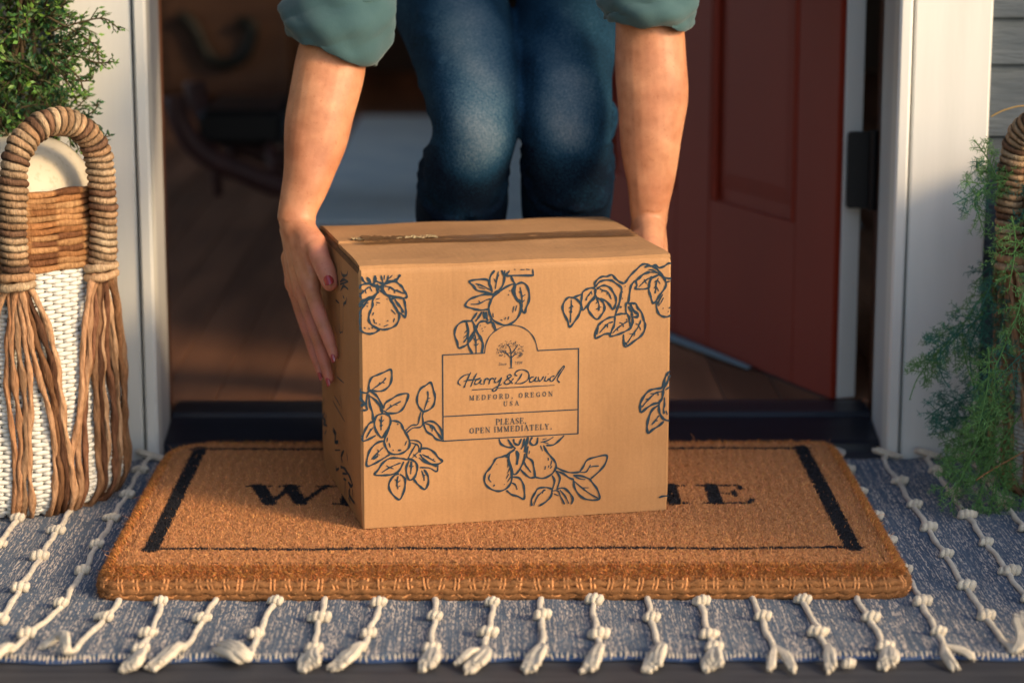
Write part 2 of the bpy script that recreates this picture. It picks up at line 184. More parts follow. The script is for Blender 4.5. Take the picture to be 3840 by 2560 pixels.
ART=[[18,6,2744,21,2783,70,2797,119,2799,167,2785,199,2750,207,2709,190,2677,148,2655,99,2641,50,2619,9,2588,6,2557],[18,6,2544,8,2555,41,2586,83,2625,148,2647],[18,31,2880,46,2839,78,2805],[18,135,2786,200,2767,223,2725],[18,273,2780,298,2803,347,2821,405,2815,445,2784,485,2746,509,2696,535,2653,524,2625,475,2623,410,2643,345,2654,296,2681,272,2723,273,2780],[18,360,2620,401,2627,459,2628,500,2606,515,2539,522,2473,517,2399],[18,517,2399,472,2443,432,2469,400,2528,368,2595,352,2621],[18,219,2701,173,2654,152,2606,150,2548,129,2500,109,2444,110,2378,150,2327,215,2290,289,2278,371,2299,421,2338,447,2403,440,2461,400,2528,368,2579,336,2638,288,2681,231,2716],[18,148,2638,99,2616,57,2561,23,2513,6,2466,6,2409,6,2335,18,2276,91,2239,165,2243,215,2274,232,2290],[18,192,2824,233,2806,265,2788,232,2757,200,2791],[18,273,2796,264,2739,280,2698],[25,92,2869,119,2827,135,2786],[25,181,2886,180,2833,159,2785],[25,459,2882,429,2838,380,2812,314,2802,281,2779],[25,6,2548,41,2574],[25,135,2786,224,2749],[25,273,2796,256,2748,256,2707],[13,6,2663,19,2685,60,2724,102,2755,134,2762],[13,6,2695,26,2644],[13,69,2732,80,2691],[13,126,2754,146,2712],[13,40,2733,47,2692],[13,6,2662,34,2627],[13,247,2887,258,2846,273,2796],[13,328,2883,319,2835,281,2788],[13,373,2881,331,2842],[13,287,2885,282,2836],[13,289,2763,346,2752,395,2717,444,2699,501,2671],[13,338,2744,333,2716],[13,395,2709,436,2719],[13,395,2709,402,2684],[13,6,2335,19,2300],[13,52,2311,68,2298],[13,101,2300,117,2291],[13,138,2311,150,2294],[13,161,2474,148,2442],[13,160,2400,171,2350],[13,184,2358,192,2345],[13,358,2497,407,2446],[13,393,2397,380,2356],[13,273,2312,323,2330],[13,189,2620,230,2631],[13,192,2587,233,2577],[13,310,2621,316,2613],[13,85,2551,97,2543],[13,18,2448,26,2440],[13,192,2563,196,2556],[13,224,2339,232,2335],[13,311,2376,323,2372],[13,90,2576,102,2592],[19,401,2610,433,2560,473,2508,489,2458],[18,1500,2632,1419,2654,1329,2676,1285,2731,1240,2778,1330,2797,1438,2792,1473,2740,1500,2650],[18,1500,2650,1470,2741,1483,2829,1528,2889],[18,1609,2886,1640,2822,1627,2734,1581,2664,1527,2622],[18,1500,2618,1419,2627,1320,2605,1238,2573,1193,2507,1274,2473,1364,2451,1454,2456],[18,1581,2646,1654,2697,1736,2729,1772,2709],[18,1772,2709,1754,2656,1781,2566,1821,2510,1820,2402,1762,2315,1671,2269,1580,2288,1499,2346,1463,2437,1469,2509,1500,2579,1536,2622],[18,1772,2718,1835,2742,1890,2713,1923,2631,1923,2541,1890,2453,1872,2396,1835,2437,1821,2510,1772,2566,1735,2639,1745,2693,1772,2718],[18,1645,2884,1654,2830,1781,2825,1972,2817],[18,1972,2817,1966,2888],[18,1700,2882,1645,2831,1618,2859],[18,1718,2819,1736,2773,1772,2718],[18,1273,2330,1165,2330,1092,2276,1070,2188,1100,2096,1117,2032,1189,2056,1217,2072],[18,1201,2334,1227,2216,1217,2126],[18,1273,2330,1299,2266,1290,2177,1226,2090],[18,1290,2213,1235,2125,1226,2054,1270,1965],[18,1317,2211,1362,2137,1389,2063,1379,1964],[18,1317,2229,1326,2274,1363,2317,1417,2323,1453,2303,1490,2310,1526,2264,1543,2209],[18,1317,2229,1344,2174,1380,2118,1392,2045,1383,1964],[18,1327,2426,1291,2374,1255,2331],[18,1382,2432,1345,2371,1309,2328],[18,1481,2347,1489,2301],[23,1427,2430,1432,2367,1450,2327],[23,1400,2431,1408,2350],[23,1482,2633,1527,2617,1581,2646],[23,1527,2640,1563,2665],[12,1312,2751,1383,2727,1491,2668],[12,1347,2725,1330,2750],[12,1347,2711,1419,2686],[12,1573,2878,1555,2790,1536,2684],[12,1560,2808,1582,2842],[12,1546,2755,1519,2801],[12,1256,2522,1346,2523,1437,2564,1482,2571],[12,1364,2531,1346,2559],[12,1821,2689,1835,2617,1844,2527,1839,2455],[12,1835,2617,1808,2645],[12,1839,2581,1881,2606],[12,1839,2527,1808,2556],[12,1844,2518,1872,2544],[12,1826,2889,1872,2887],[12,1890,2890,1935,2884],[12,1759,2897,1763,2888],[12,1735,2622,1753,2594],[12,1748,2478,1735,2406],[12,1781,2485,1766,2423],[12,1689,2364,1680,2328],[12,1653,2356,1644,2330],[12,1598,2332,1617,2322],[12,1508,2408,1512,2363],[12,1699,2659,1705,2652],[12,1686,2615,1690,2606],[12,1209,2288,1221,2216,1208,2145,1172,2093],[12,1218,2234,1182,2200],[12,1214,2180,1172,2147],[12,1304,2176,1311,2085,1315,1968],[12,1311,2103,1280,2141],[12,1311,2103,1344,2129],[12,1314,2049,1289,2069],[12,1314,2049,1343,2075],[12,1498,2274,1534,2209],[12,1363,2281,1366,2273],[12,1381,2244,1384,2237],[12,1389,2216,1395,2211],[12,1417,2260,1420,2256],[18,2429,2545,2378,2552,2335,2512,2310,2446,2327,2370,2370,2283,2392,2215,2448,2271,2499,2345,2524,2411],[18,2429,2545,2480,2522,2524,2461,2524,2411],[18,2429,2549,2480,2564,2531,2582],[18,2540,2603,2582,2634,2634,2649,2685,2647],[18,2540,2603,2532,2545,2528,2478,2541,2401,2584,2433,2635,2489,2678,2529,2690,2588,2690,2638],[18,2686,2554,2626,2490,2605,2424,2636,2355,2710,2288,2766,2340,2799,2398,2790,2465,2755,2509,2712,2536],[18,2711,2637,2754,2664,2797,2671,2857,2647,2901,2586,2932,2518,2929,2450,2895,2393,2859,2445,2807,2498,2738,2522],[18,2685,2655,2685,2705,2719,2746,2770,2773,2830,2774,2882,2789,2925,2745,2969,2709,3021,2686,3047,2706,3098,2771,3166,2835,3234,2891,3286,2897],[18,2694,2663,2736,2711,2796,2730,2874,2726,2935,2686,2996,2633,2988,2557,2976,2474,2946,2391,2921,2307],[18,3286,2897,3339,2870,3391,2880,3435,2849,3495,2863,3538,2891,3576,2893],[18,3269,2864,3339,2874,3400,2842,3444,2798,3498,2737,3576,2716],[18,3150,2710,3108,2653,3092,2569,3080,2469],[18,3080,2469,3050,2445,3051,2352],[18,3080,2452,3163,2448,3189,2396,3234,2343,3261,2257,3279,2205,3272,2137,3229,2071,3160,2023,3056,1956,3029,1996,3024,2098],[18,3159,2709,3177,2658,3165,2617,3308,2619,3324,2694,3349,2751],[18,3427,2765,3358,2734,3324,2677,3317,2601,3340,2524,3367,2447,3406,2470,3449,2536,3500,2601,3521,2660,3498,2720,3454,2764],[18,3415,2461,3412,2394,3435,2325,3479,2289,3532,2278,3576,2292],[18,3520,2677,3575,2691],[18,2921,2307,2861,2302,2792,2271,2732,2223,2702,2157,2690,2073,2742,2087,2802,2114,2872,2115],[18,2922,2299,2914,2214,2888,2156,2867,2089,2932,2095,3019,2124,3088,2155,3122,2196,3130,2263,3112,2332],[18,2930,2324,2990,2338,3051,2335],[18,3051,2352,3086,2299,3096,2231,3114,2179],[18,3076,2418,3112,2366,3130,2314],[23,3150,2701,3202,2741,3253,2781,3322,2803],[23,2724,2198,2711,2114],[23,3102,2434,3146,2364,3190,2328,3182,2295,3139,2297],[23,3047,2004,3064,1977],[23,2985,2422,2994,2409],[23,3427,2773,3471,2755],[12,3322,2803,3401,2796,3453,2772],[12,3313,2833,3374,2818,3445,2773],[12,2412,2525,2412,2433,2404,2349,2401,2265],[12,2412,2466,2434,2440],[12,2412,2450,2383,2426],[12,2408,2374,2387,2396],[12,2408,2374,2421,2390],[12,2647,2615,2617,2574,2592,2542,2583,2509],[12,2643,2607,2652,2573],[12,2695,2571,2712,2519,2734,2451,2731,2384],[12,2721,2494,2700,2470],[12,2735,2426,2760,2425],[12,2730,2418,2700,2402],[12,2746,2636,2780,2617,2832,2598,2858,2555,2876,2512],[12,2771,2622,2767,2593],[12,2832,2598,2828,2565],[12,3203,2640,3272,2704,3341,2743,3419,2753],[12,3272,2704,3290,2670],[12,3272,2704,3263,2722],[12,3428,2731,3403,2665,3400,2606,3392,2556],[12,3411,2707,3385,2683],[12,3420,2706,3451,2663],[12,3403,2640,3378,2615],[12,3403,2640,3435,2579],[12,3483,2543,3441,2469,3438,2410],[12,3493,2500,3450,2426],[12,2742,2130,2801,2195,2844,2235,2896,2249],[12,2836,2227,2836,2184],[12,2827,2223,2801,2220],[12,2897,2122,2958,2178,3018,2218,3070,2249],[12,3018,2222,2974,2241],[12,3018,2218,3023,2184],[12,2949,2174,2958,2144],[12,3073,2002,3133,2093,3184,2158,3218,2225,3226,2258],[12,3141,2101,3098,2103],[12,3158,2117,3150,2075],[12,3201,2200,3166,2219],[12,3210,2183,3228,2139],[12,3039,2656,3037,2646],[12,3009,2590,3008,2580],[12,3010,2518,3009,2508],[12,3486,2382,3492,2375],[12,3548,2343,3554,2336],[12,3056,2275,3065,2258],[12,2480,2530,2511,2478],[22,3563,2387,3570,2378],[17,97,1600,99,1668,130,1740,192,1767,265,1794,345,1821,356,1740,336,1654,274,1596,200,1582,109,1600],[17,6,1622,6,1582,78,1570,91,1588],[17,91,1594,163,1553,211,1488,252,1387],[17,108,1532,174,1478,222,1401,239,1350],[17,96,1557,106,1433,135,1344,139,1257],[17,78,1558,64,1435,75,1379,26,1375],[17,258,1386,284,1447,358,1492,432,1531,536,1538,523,1458,479,1373,416,1327,318,1327,264,1355],[17,245,1325,183,1304,155,1231,174,1130,240,1051,290,1123,335,1207,330,1282,293,1316,245,1325],[17,151,1244,102,1222,58,1162,26,1089,19,1027,80,1036,167,1080],[17,335,1238,390,1235,451,1206,475,1149,505,1097,547,1006,546,931,496,877,421,851,335,863,287,922,263,999,283,1073,328,1170],[17,700,1329,651,1400,640,1488,678,1585,741,1625,796,1653,826,1564,844,1476,824,1390,774,1343,700,1322],[17,704,1191,773,1212,847,1188,908,1109,925,1007],[17,710,1184,746,1094,808,1052,857,999,925,976],[17,735,1189,809,1153,858,1087,919,995],[17,264,1012,190,998,115,934,76,848,62,736,136,750,223,795,322,851],[17,500,789,408,807,321,807,247,761,196,689,152,629,256,616,355,622,430,661,481,758],[17,494,783,568,784,618,749],[17,543,767,511,693,516,604,546,545,603,573,635,660,624,736,568,778],[17,669,860,682,897,756,898,830,849,879,783,923,739,854,708,779,726,705,782,668,834],[17,716,654,758,575,757,486,719,425,663,467,614,521,590,561],[17,423,623,367,602,317,529,315,453,364,374,431,324,476,404,496,492,491,568,442,616],[17,6,1080,20,1077],[24,6,1564,6,1501,46,1449,6,1428],[24,422,895,453,893],[24,568,753,567,696],[24,246,1375,245,1331],[24,187,841,137,807],[12,6,1417,27,1419],[12,6,1367,6,1377],[12,505,1115,574,1174,642,1182,662,1250,681,1324],[12,517,1090,586,1142,673,1149,704,1197,699,1272,706,1310],[12,559,1005,633,994,682,953,681,884],[12,571,973,633,950,657,911,656,860],[12,620,951,570,866,531,793],[12,644,861,581,802],[12,594,839,631,799],[12,656,797,717,743,804,705,860,683],[12,872,707,859,625,778,669,666,683],[12,128,1602,202,1650,264,1696,289,1731],[12,214,1661,221,1686],[12,251,1684,275,1670],[12,288,1360,332,1394,381,1422,455,1455],[12,344,1400,338,1425],[12,381,1422,418,1414],[12,238,1300,231,1226,229,1139],[12,231,1226,207,1265],[12,231,1226,262,1255],[12,230,1176,248,1200],[12,230,1176,218,1196],[12,62,1056,106,1134,156,1181],[12,112,1134,107,1159],[12,301,1047,294,997],[12,318,983,330,932],[12,516,995,497,946],[12,360,905,366,892],[12,414,1202,426,1189],[12,463,1174,473,1161],[12,719,1346,744,1420,764,1493,758,1556],[12,763,1468,788,1479],[12,751,1432,775,1443],[12,809,1140,808,1090],[12,784,1154,796,1129],[12,118,808,175,867,250,937],[12,175,867,211,852],[12,200,890,188,916],[12,232,649,307,694,382,727,444,748],[12,320,700,283,728],[12,320,700,369,684],[12,568,753,567,690,560,614],[12,567,690,543,716],[12,567,690,592,707],[12,693,833,767,790,841,741],[12,767,790,755,816],[12,804,762,829,773],[12,685,644,709,578,714,527],[12,703,592,727,590],[12,417,598,403,523,414,446],[12,406,536,379,563],[12,406,523,441,546],[12,412,472,390,493],[12,415,472,440,483],[17,1576,962,1598,904,1665,866,1733,856],[17,1677,955,1721,885,1766,842],[17,1744,951,1755,905,1800,880,1823,923,1834,951],[17,1868,954,1856,876,1834,832],[17,1958,960,1935,905,1969,869,2014,888,2025,956],[17,2331,959,2274,906,2207,859,2127,859],[17,1755,832,1688,785,1620,756,1542,738,1508,684,1463,619,1418,566,1406,487,1439,417,1518,366,1596,354,1675,389,1721,465,1721,556,1698,649,1676,718],[17,1699,785,1687,717,1721,624,1732,544],[17,1732,544,1771,542,1822,606,1868,705,1873,773],[17,1890,738,1958,688,1981,607,1998,492],[17,1817,607,1867,546,1935,491,1998,492],[17,1913,861,1896,783,1901,726],[17,2093,861,2127,791,2184,719,2236,647,2236,579,2185,513,2094,474,1998,492],[17,2242,595,2321,550,2413,521,2516,520],[17,2230,556,2322,516,2390,465,2448,438],[17,2447,490,2551,471,2654,424],[17,2516,520,2561,580,2607,657,2698,685,2836,699,2825,608,2757,521,2654,436],[17,2448,438,2460,346,2518,250,2610,191,2754,187,2736,292,2689,364,2643,425],[17,1732,510,1811,493,1856,422,1873,329,1867,244,1799,277,1720,306,1664,355],[17,2196,501,2225,431,2197,330],[17,2242,544,2288,461,2254,337],[17,2191,341,2128,363,2037,358,1998,309,1958,232,1958,157],[17,2197,330,2186,261,2129,197,2049,151],[17,2254,337,2334,343,2403,281,2443,209,2426,147],[17,3469,161,3516,173,3576,174],[26,1913,963,1890,885,1873,796],[26,1643,766,1687,740],[26,1778,813,1794,756,1783,654],[26,1516,425,1523,420],[26,1665,770,1744,827],[12,1879,795,1913,861],[12,2059,897,2138,914,2206,950],[12,2093,895,2150,880],[12,2082,929,2127,938],[12,1474,562,1456,506,1484,465],[12,1687,695,1676,628],[12,1704,626,1676,559],[12,1687,547,1659,492],[12,1709,512,1675,457],[12,1636,431,1639,425],[12,1547,670,1549,667],[12,1868,660,1913,600,1947,552],[12,1868,683,1890,636],[12,1930,803,1924,770],[12,2059,857,2082,793],[12,2150,710,2150,675],[12,2190,673,2179,617],[12,2117,615,2111,576],[12,2156,618,2151,596],[12,2190,610,2173,583],[12,2447,484,2516,445,2585,429],[12,2527,519,2596,520,2642,574,2745,579],[12,2630,563,2647,602],[12,2459,415,2540,340,2632,265,2737,199],[12,2551,334,2632,328],[12,2540,340,2575,303],[12,1721,443,1766,417,1788,358],[12,1981,156,2026,261,2083,315,2117,335],[12,2094,337,2083,292],[12,2197,318,2265,313,2300,242,2346,152],[12,2288,323,2357,238,2392,155],[12,2220,282,2277,255],[21,3576,1645,3554,1624,3526,1576,3505,1504,3477,1455,3403,1448,3335,1430,3279,1377,3234,1296,3229,1251,3239,1183,3309,1230,3383,1270,3457,1283],[21,3576,1595,3555,1529,3511,1453,3501,1398,3490,1331,3457,1283,3455,1210,3471,1147,3512,1088,3576,1063],[21,3452,1255,3384,1214,3345,1149,3318,1049,3316,976,3331,930,3382,972,3456,1012,3512,1060],[21,3576,1460,3529,1430],[15,3252,1244,3308,1308,3375,1372,3421,1403,3489,1415],[15,3352,1395,3404,1392],[15,3296,1331,3347,1340],[15,3369,1029,3409,1072,3454,1131],[15,3397,1067,3443,1075],[15,3438,1396,3444,1368],[15,3519,1341,3520,1251,3510,1206,3516,1150],[15,3539,1182,3557,1136],[11,1410,1959,931,1959],[11,931,1959,931,970],[11,927,970,2499,979],[11,2495,974,2499,1968],[11,2503,1964,2020,1962],[11,934,1254,2493,1259],[11,2020,1962,1995,2070,1944,2158,1862,2226,1760,2261,1659,2263,1558,2223,1476,2157,1430,2069,1410,1959],[14,1252,1750,1221,1686,1190,1617,1174,1577],[14,1241,1726,1181,1719,1120,1672,1107,1632,1134,1605],[14,1322,1736,1286,1673,1250,1583],[14,1170,1649,1231,1660,1312,1666,1362,1676],[14,1352,1664,1312,1656,1296,1616,1321,1610,1362,1638,1372,1663,1357,1618,1382,1608],[14,1417,1671,1409,1640,1401,1603],[14,1404,1627,1425,1663,1446,1670,1451,1653],[14,1476,1670,1468,1640,1459,1604],[14,1463,1628,1484,1663,1507,1670,1512,1654],[14,1540,1673,1523,1631,1545,1617,1576,1636,1606,1675],[14,1606,1675,1575,1595,1545,1536,1511,1517,1504,1543,1555,1571,1606,1596],[14,1731,1597,1678,1659,1676,1691,1703,1700,1715,1679,1657,1639,1637,1612,1657,1591,1698,1604,1744,1655],[14,1841,1708,1811,1653,1759,1593],[14,1770,1594,1841,1595,1903,1628,1923,1678,1903,1725,1841,1751,1780,1736,1759,1699,1785,1683],[14,1980,1664,1939,1651,1928,1611,1954,1604,1990,1633,2005,1663,1990,1613,2021,1609],[14,2028,1659,2041,1610,2067,1624,2090,1661],[14,2118,1662,2103,1616,2124,1605,2155,1634],[14,2141,1688,2145,1684],[14,2216,1661,2175,1648,2165,1613,2191,1601,2232,1650,2273,1709,2319,1766,2327,1747,2273,1668,2251,1613,2279,1581],[14,1265,1547,1494,1547],[14,1565,1551,2217,1553],[26,1716,1912,1716,1781],[10,1688,1777,1739,1777],[10,1714,1882,1673,1935,1628,1963,1587,1970],[10,1714,1882,1760,1930,1821,1947],[10,1714,1902,1709,1984,1679,2046],[10,1714,1933,1760,1991,1791,2040],[7,1622,2067,1617,2064],[7,1551,1970,1548,1958],[7,1617,1978,1616,1971],[7,1553,1952,1552,1944],[8,1646,1961,1645,1973],[7,1573,1960,1569,1969],[10,1626,2031,1637,2034],[7,1640,1945,1636,1934],[7,1686,2060,1682,2049],[10,1571,1990,1580,1989],[8,1700,2023,1706,2023],[8,1846,1940,1839,1938],[7,1791,2014,1779,2019],[7,1821,1929,1819,1919],[10,1662,2074,1669,2075],[7,1800,1994,1809,1997],[8,1641,2050,1635,2049],[8,1742,2056,1735,2060],[7,1600,1925,1595,1920],[7,1689,2050,1694,2053],[7,1767,2054,1776,2051],[8,1650,2083,1654,2089],[8,1759,2045,1762,2036],[7,1557,1997,1557,1985],[7,1709,2088,1709,2081],[8,1799,1993,1798,1985],[10,1790,1979,1795,1975],[8,1655,1955,1658,1965],[8,1718,1958,1715,1965],[8,1765,2076,1770,2079],[10,1764,2073,1769,2063],[8,1614,2056,1609,2060],[7,1811,1915,1818,1921],[8,1598,1961,1602,1970],[7,1846,1980,1856,1974],[10,1745,2060,1737,2052],[10,1843,2010,1840,2006],[8,1694,2051,1702,2052],[8,1826,1992,1837,1985],[7,1827,1914,1838,1908],[7,1702,2070,1695,2073],[10,1603,2056,1595,2056],[10,1600,1953,1604,1949],[7,1641,2043,1646,2031],[8,1767,1959,1762,1948],[8,1802,1961,1811,1964],[7,1590,1927,1584,1920],[7,1767,1956,1764,1944],[8,1734,2018,1730,2022],[10,1653,2014,1659,2003],[7,1818,1910,1822,1922],[10,1617,1926,1611,1937],[8,1840,1927,1837,1920],[10,1647,2000,1641,2004],[10,1817,1993,1813,1989],[7,1743,2024,1749,2020],[7,1755,1988,1751,1992],[10,1560,2002,1551,2008],[8,1717,2061,1722,2057],[10,1572,2029,1579,2036],[7,1838,1927,1837,1938],[10,1834,1924,1824,1929],[8,1680,2048,1677,2040],[8,1629,2008,1624,2020],[7,1767,2022,1769,2027],[8,1824,1905,1825,1895],[10,1845,1961,1851,1967],[7,1777,1893,1785,1895],[8,1819,1954,1827,1948],[7,1645,1957,1653,1962],[10,1815,2032,1805,2038],[7,1645,1906,1640,1911],[10,1836,1937,1832,1946],[7,1559,1977,1564,1986],[10,1802,1891,1800,1897],[7,1619,2032,1631,2035],[8,1615,2037,1614,2044],[8,1827,1944,1822,1940],[10,1829,2012,1825,2023],[8,1776,2017,1778,2008],[10,1852,2013,1852,2021],[8,1850,1986,1850,1992],[10,1713,2088,1712,2080],[7,1588,1930,1599,1923],[7,1749,1943,1755,1946],[8,1838,1969,1844,1964],[7,1732,2049,1740,2043],[7,1642,1973,1635,1984],[10,1841,1917,1841,1929],[8,1651,2023,1661,2024],[8,1766,2031,1776,2035],[10,1579,2044,1585,2037],[7,1708,2028,1700,2025],[7,1595,2041,1596,2032],[7,1854,1930,1847,1924],[8,1607,1917,1606,1930],[10,1808,1912,1815,1900],[7,1697,2020,1691,2019],[8,1789,1890,1788,1897],[10,1642,1975,1649,1980],[10,1718,2056,1711,2063],[7,1671,2044,1662,2050],[10,1605,2028,1598,2026],[10,1667,1941,1677,1946],[8,1629,2020,1620,2023],[10,1569,1955,1571,1949],[7,1779,1959,1790,1955],[7,1778,2073,1781,2078],[7,1613,1991,1611,1980],[10,1837,2013,1833,2011],[7,1663,2050,1658,2061],[7,1637,1915,1649,1918],[7,1780,1928,1785,1925],[10,1860,1961,1854,1962],[10,1755,1949,1749,1956],[10,1764,2058,1755,2063],[8,1596,1929,1588,1931],[8,1595,2012,1582,2009],[10,1601,1988,1595,1996],[10,1630,1968,1622,1973],[8,1693,2025,1691,2018],[8,1825,1929,1815,1931],[8,1666,1955,1661,1944],[8,1754,2047,1742,2043],[10,1760,1971,1761,1964],[8,1674,2042,1664,2039],[8,1712,2023,1718,2021],[8,1687,1941,1675,1946],[7,1588,2015,1595,2010],[8,1687,1942,1682,1939],[7,1717,1938,1722,1935],[8,1695,1942,1695,1954],[10,1677,2029,1679,2041],[7,1818,1929,1808,1925],[8,1734,1962,1741,1965],[8,1800,1911,1796,1920],[10,1621,1982,1628,1985],[8,1775,1926,1764,1924],[10,1609,2019,1615,2011],[10,1589,1985,1582,1980],[10,1712,1938,1715,1950],[10,1807,1988,1798,1994],[7,1696,1952,1690,1955],[8,1814,1917,1821,1907],[8,1734,2034,1739,2032],[10,1581,1934,1581,1925],[7,1565,1958,1567,1953],[8,1714,2055,1722,2057],[8,1659,1973,1650,1978],[7,1762,1941,1756,1946]]
ART2=[[20,1739,2730,1898,2706,2166,2761,2222,2810],[20,1680,2596,1949,2670,2266,2698],[20,1678,2568,2266,2698],[20,1728,2504,1944,2594,2260,2613],[20,1885,2472,1988,2457],[20,2147,2498,2091,2432,1932,2390,1983,2374],[20,1350,2324,1615,2334],[20,1465,2590,1570,2536],[10,1616,2343,1629,2024,1783,2026,1888,2079,1906,2385],[10,1362,2769,1437,2565],[10,1609,2838,1628,2632],[10,1745,2846,1789,2665],[10,1237,1995,1444,1942],[10,1436,1674,1563,1667],[14,1019,1042,1932,999],[14,1402,1416,1925,1456],[14,261,923,151,791],[14,1170,1135,1613,1114],[14,1619,1245,1722,1103],[14,1087,451,1518,560],[24,269,723,83,623,348,635,125,551,462,603],[24,206,432,389,530],[24,943,665,1162,646,1088,551,1378,627],[24,1017,704,1235,685],[24,1803,624,1586,499,1654,450],[24,2013,639,2077,567],[24,1156,272,1155,229,1368,299],[24,1510,353,1791,406,1997,411,2201,405,2365,360],[24,1714,262,1921,299],[24,1647,310,1996,390],[24,2058,310,2260,315,2399,368],[24,1851,273,1771,69],[24,2155,260,2114,169,2479,173],[24,2359,297,2384,211],[24,2044,122,2174,92],[24,420,733,347,670]]
TXT={"med": [0.1234, 0.14266, 0.21965, 0.14316, 0.00524], "usa": [0.16257, 0.13442, 0.1805, 0.13407, 0.00504], "please": [0.15328, 0.11344, 0.18975, 0.11273, 0.00665], "openi": [0.12312, 0.10484, 0.21924, 0.10449, 0.00625], "since": [0.15681, 0.1814, 0.1673, 0.18133, 0.00343], "yr": [0.17494, 0.18142, 0.18618, 0.18152, 0.00363]}
# ================= GROUND, PORCH FLOOR, HOUSE =================
g = MB(); g.add([(-60, -60, -.45), (60, -60, -.45), (60, 60, -.45), (-60, 60, -.45)], [(0, 1, 2, 3)])
tag(part(g, 'ground', mat('garden_ground', (.05, .07, .03), (.09, .085, .05), scale=(1, 1, 1), rough=.95), None, False), kind='structure')
pf = MB(); y = 3.29
while y > -.6:
    k = .93+.14*rnd.random(); pf.box((-2.6, y-.136, -.04), (2.6, y, 0), (k, k, k), .003); y -= .14
pf.box((-2.6, -.72, -.44), (2.6, 3.1, -.045), (.6, .6, .6))
tag(part(pf, 'porch_floor', mat('deck_paint_boards', lin((64, 65, 70)), lin((48, 49, 55)), rough=.6, scale=(5, 70, 10), bump=.6, bscale=(50, 260, 60), bdist=.0006, attr='col'), None, False), kind='structure')
fl = MB(); x = -3.2
while x < 2.2:
    y = 3.262
    off = rnd.random()*1.2
    while y < 8.4:
        y2 = min(8.45, y+.5+rnd.random()*1.3); k = .7+.6*rnd.random()
        fl.box((x, y, 0), (x+.0785, y2-.0015, .03), (k, k*.97, k*.95), .001); y = y2
    x += .08
fl.box((-3.2, 3.262, -.3), (2.2, 8.45, -.004), (.1, .1, .1))
tag(part(fl, 'floor', mat('floor_boards2', (.29, .135, .072), (.17, .078, .042), rough=.62, scale=(14, 1.6, 4), bump=.15, bscale=(100, 10, 10), spec=.25, attr='col'), None, False), kind='structure')

house = empty('house', (0, 3.05, 0)); tag(house, 'house front with grey siding, white door casings and an open dark red door', 'house')
XL, XR = -.447, .508
wl = MB()
zs = [-.45, -.2, -.02, .13, .2777, .4297, .5217, .5808, .70]
while zs[-1] < 2.9: zs.append(zs[-1]+.15)
for (x0, x1) in ((-3.2, -.568), (.63, 3.2)):
    for a, b in zip(zs, zs[1:]):
        wl.add([(x0, 3.046, a), (x1, 3.046, a), (x1, 3.055, b+.006), (x0, 3.055, b+.006), (x0, 3.066, a), (x1, 3.066, a), (x1, 3.066, b+.006), (x0, 3.066, b+.006)],
               [(0, 1, 2, 3), (5, 4, 7, 6), (4, 5, 1, 0), (3, 2, 6, 7), (0, 3, 7, 4), (2, 1, 5, 6)], [(.9+.2*rnd.random(),)*3]*8)
for a, b in zip(zs, zs[1:]):
    if a > 2.2: wl.add([(-.568, 3.046, a), (.63, 3.046, a), (.63, 3.055, b+.006), (-.568, 3.055, b+.006)], [(0, 1, 2, 3)])
M['siding2'] = mat('siding_shingle', (.075, .09, .105), (.052, .066, .080), rough=.75, scale=(14, 9, 70), bump=1, bscale=(30, 25, 190), bdist=.003, attr='col')
part(wl, 'siding', M['siding2'], house, False)
wl = MB()  # unseen wall, added to block sky light from the left
for a, b in zip(zs, zs[1:]):
    wl.add([(-1.45, -.2, a), (-1.45, 3.045, a), (-1.459, 3.045, b+.006), (-1.459, -.2, b+.006), (-1.47, -.2, a), (-1.47, 3.045, a)], [(0, 1, 2, 3), (0, 4, 5, 1)], [(.9+.2*rnd.random(),)*3]*6)
wl.box((-1.62, -.2, -.44), (-1.471, 3.045, 2.9)); part(wl, 'added_shade_wall', M['siding2'], house, False)
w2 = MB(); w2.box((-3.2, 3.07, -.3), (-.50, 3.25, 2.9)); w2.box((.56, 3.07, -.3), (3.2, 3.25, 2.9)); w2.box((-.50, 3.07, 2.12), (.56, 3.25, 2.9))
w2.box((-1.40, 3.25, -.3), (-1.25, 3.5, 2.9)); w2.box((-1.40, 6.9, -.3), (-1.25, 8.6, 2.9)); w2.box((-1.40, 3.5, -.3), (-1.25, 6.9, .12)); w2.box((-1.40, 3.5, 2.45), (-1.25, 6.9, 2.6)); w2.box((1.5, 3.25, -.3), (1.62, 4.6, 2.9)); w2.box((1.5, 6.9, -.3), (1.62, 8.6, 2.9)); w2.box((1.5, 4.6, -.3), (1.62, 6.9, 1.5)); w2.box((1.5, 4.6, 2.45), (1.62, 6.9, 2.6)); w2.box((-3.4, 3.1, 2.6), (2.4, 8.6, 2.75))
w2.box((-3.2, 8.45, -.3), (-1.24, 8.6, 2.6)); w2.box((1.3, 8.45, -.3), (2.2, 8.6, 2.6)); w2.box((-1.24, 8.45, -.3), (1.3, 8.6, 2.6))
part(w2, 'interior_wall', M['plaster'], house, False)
for (x0, x1) in ((XR+.020, .627), (-.565, XL-.020)):
    c = MB(); c.box((x0, 3.030, -.005), (x1, 3.065, 2.2), None, .0025); part(c, 'door_casing', M['white'], house, False)
for (x0, x1) in ((XR, XR+.0165), (XL-.0165, XL)):
    c = MB(); c.box((x0, 3.024, -.003), (x1, 3.066, 2.12), None, .003); part(c, 'casing_moulding', M['white'], house, False)
c = MB(); c.box((-.565, 3.028, 2.203), (.627, 3.066, 2.32), None, .0025); c.box((XL, 3.026, 2.10), (XR, 3.068, 2.2)); part(c, 'head_casing', M['white'], house, False)
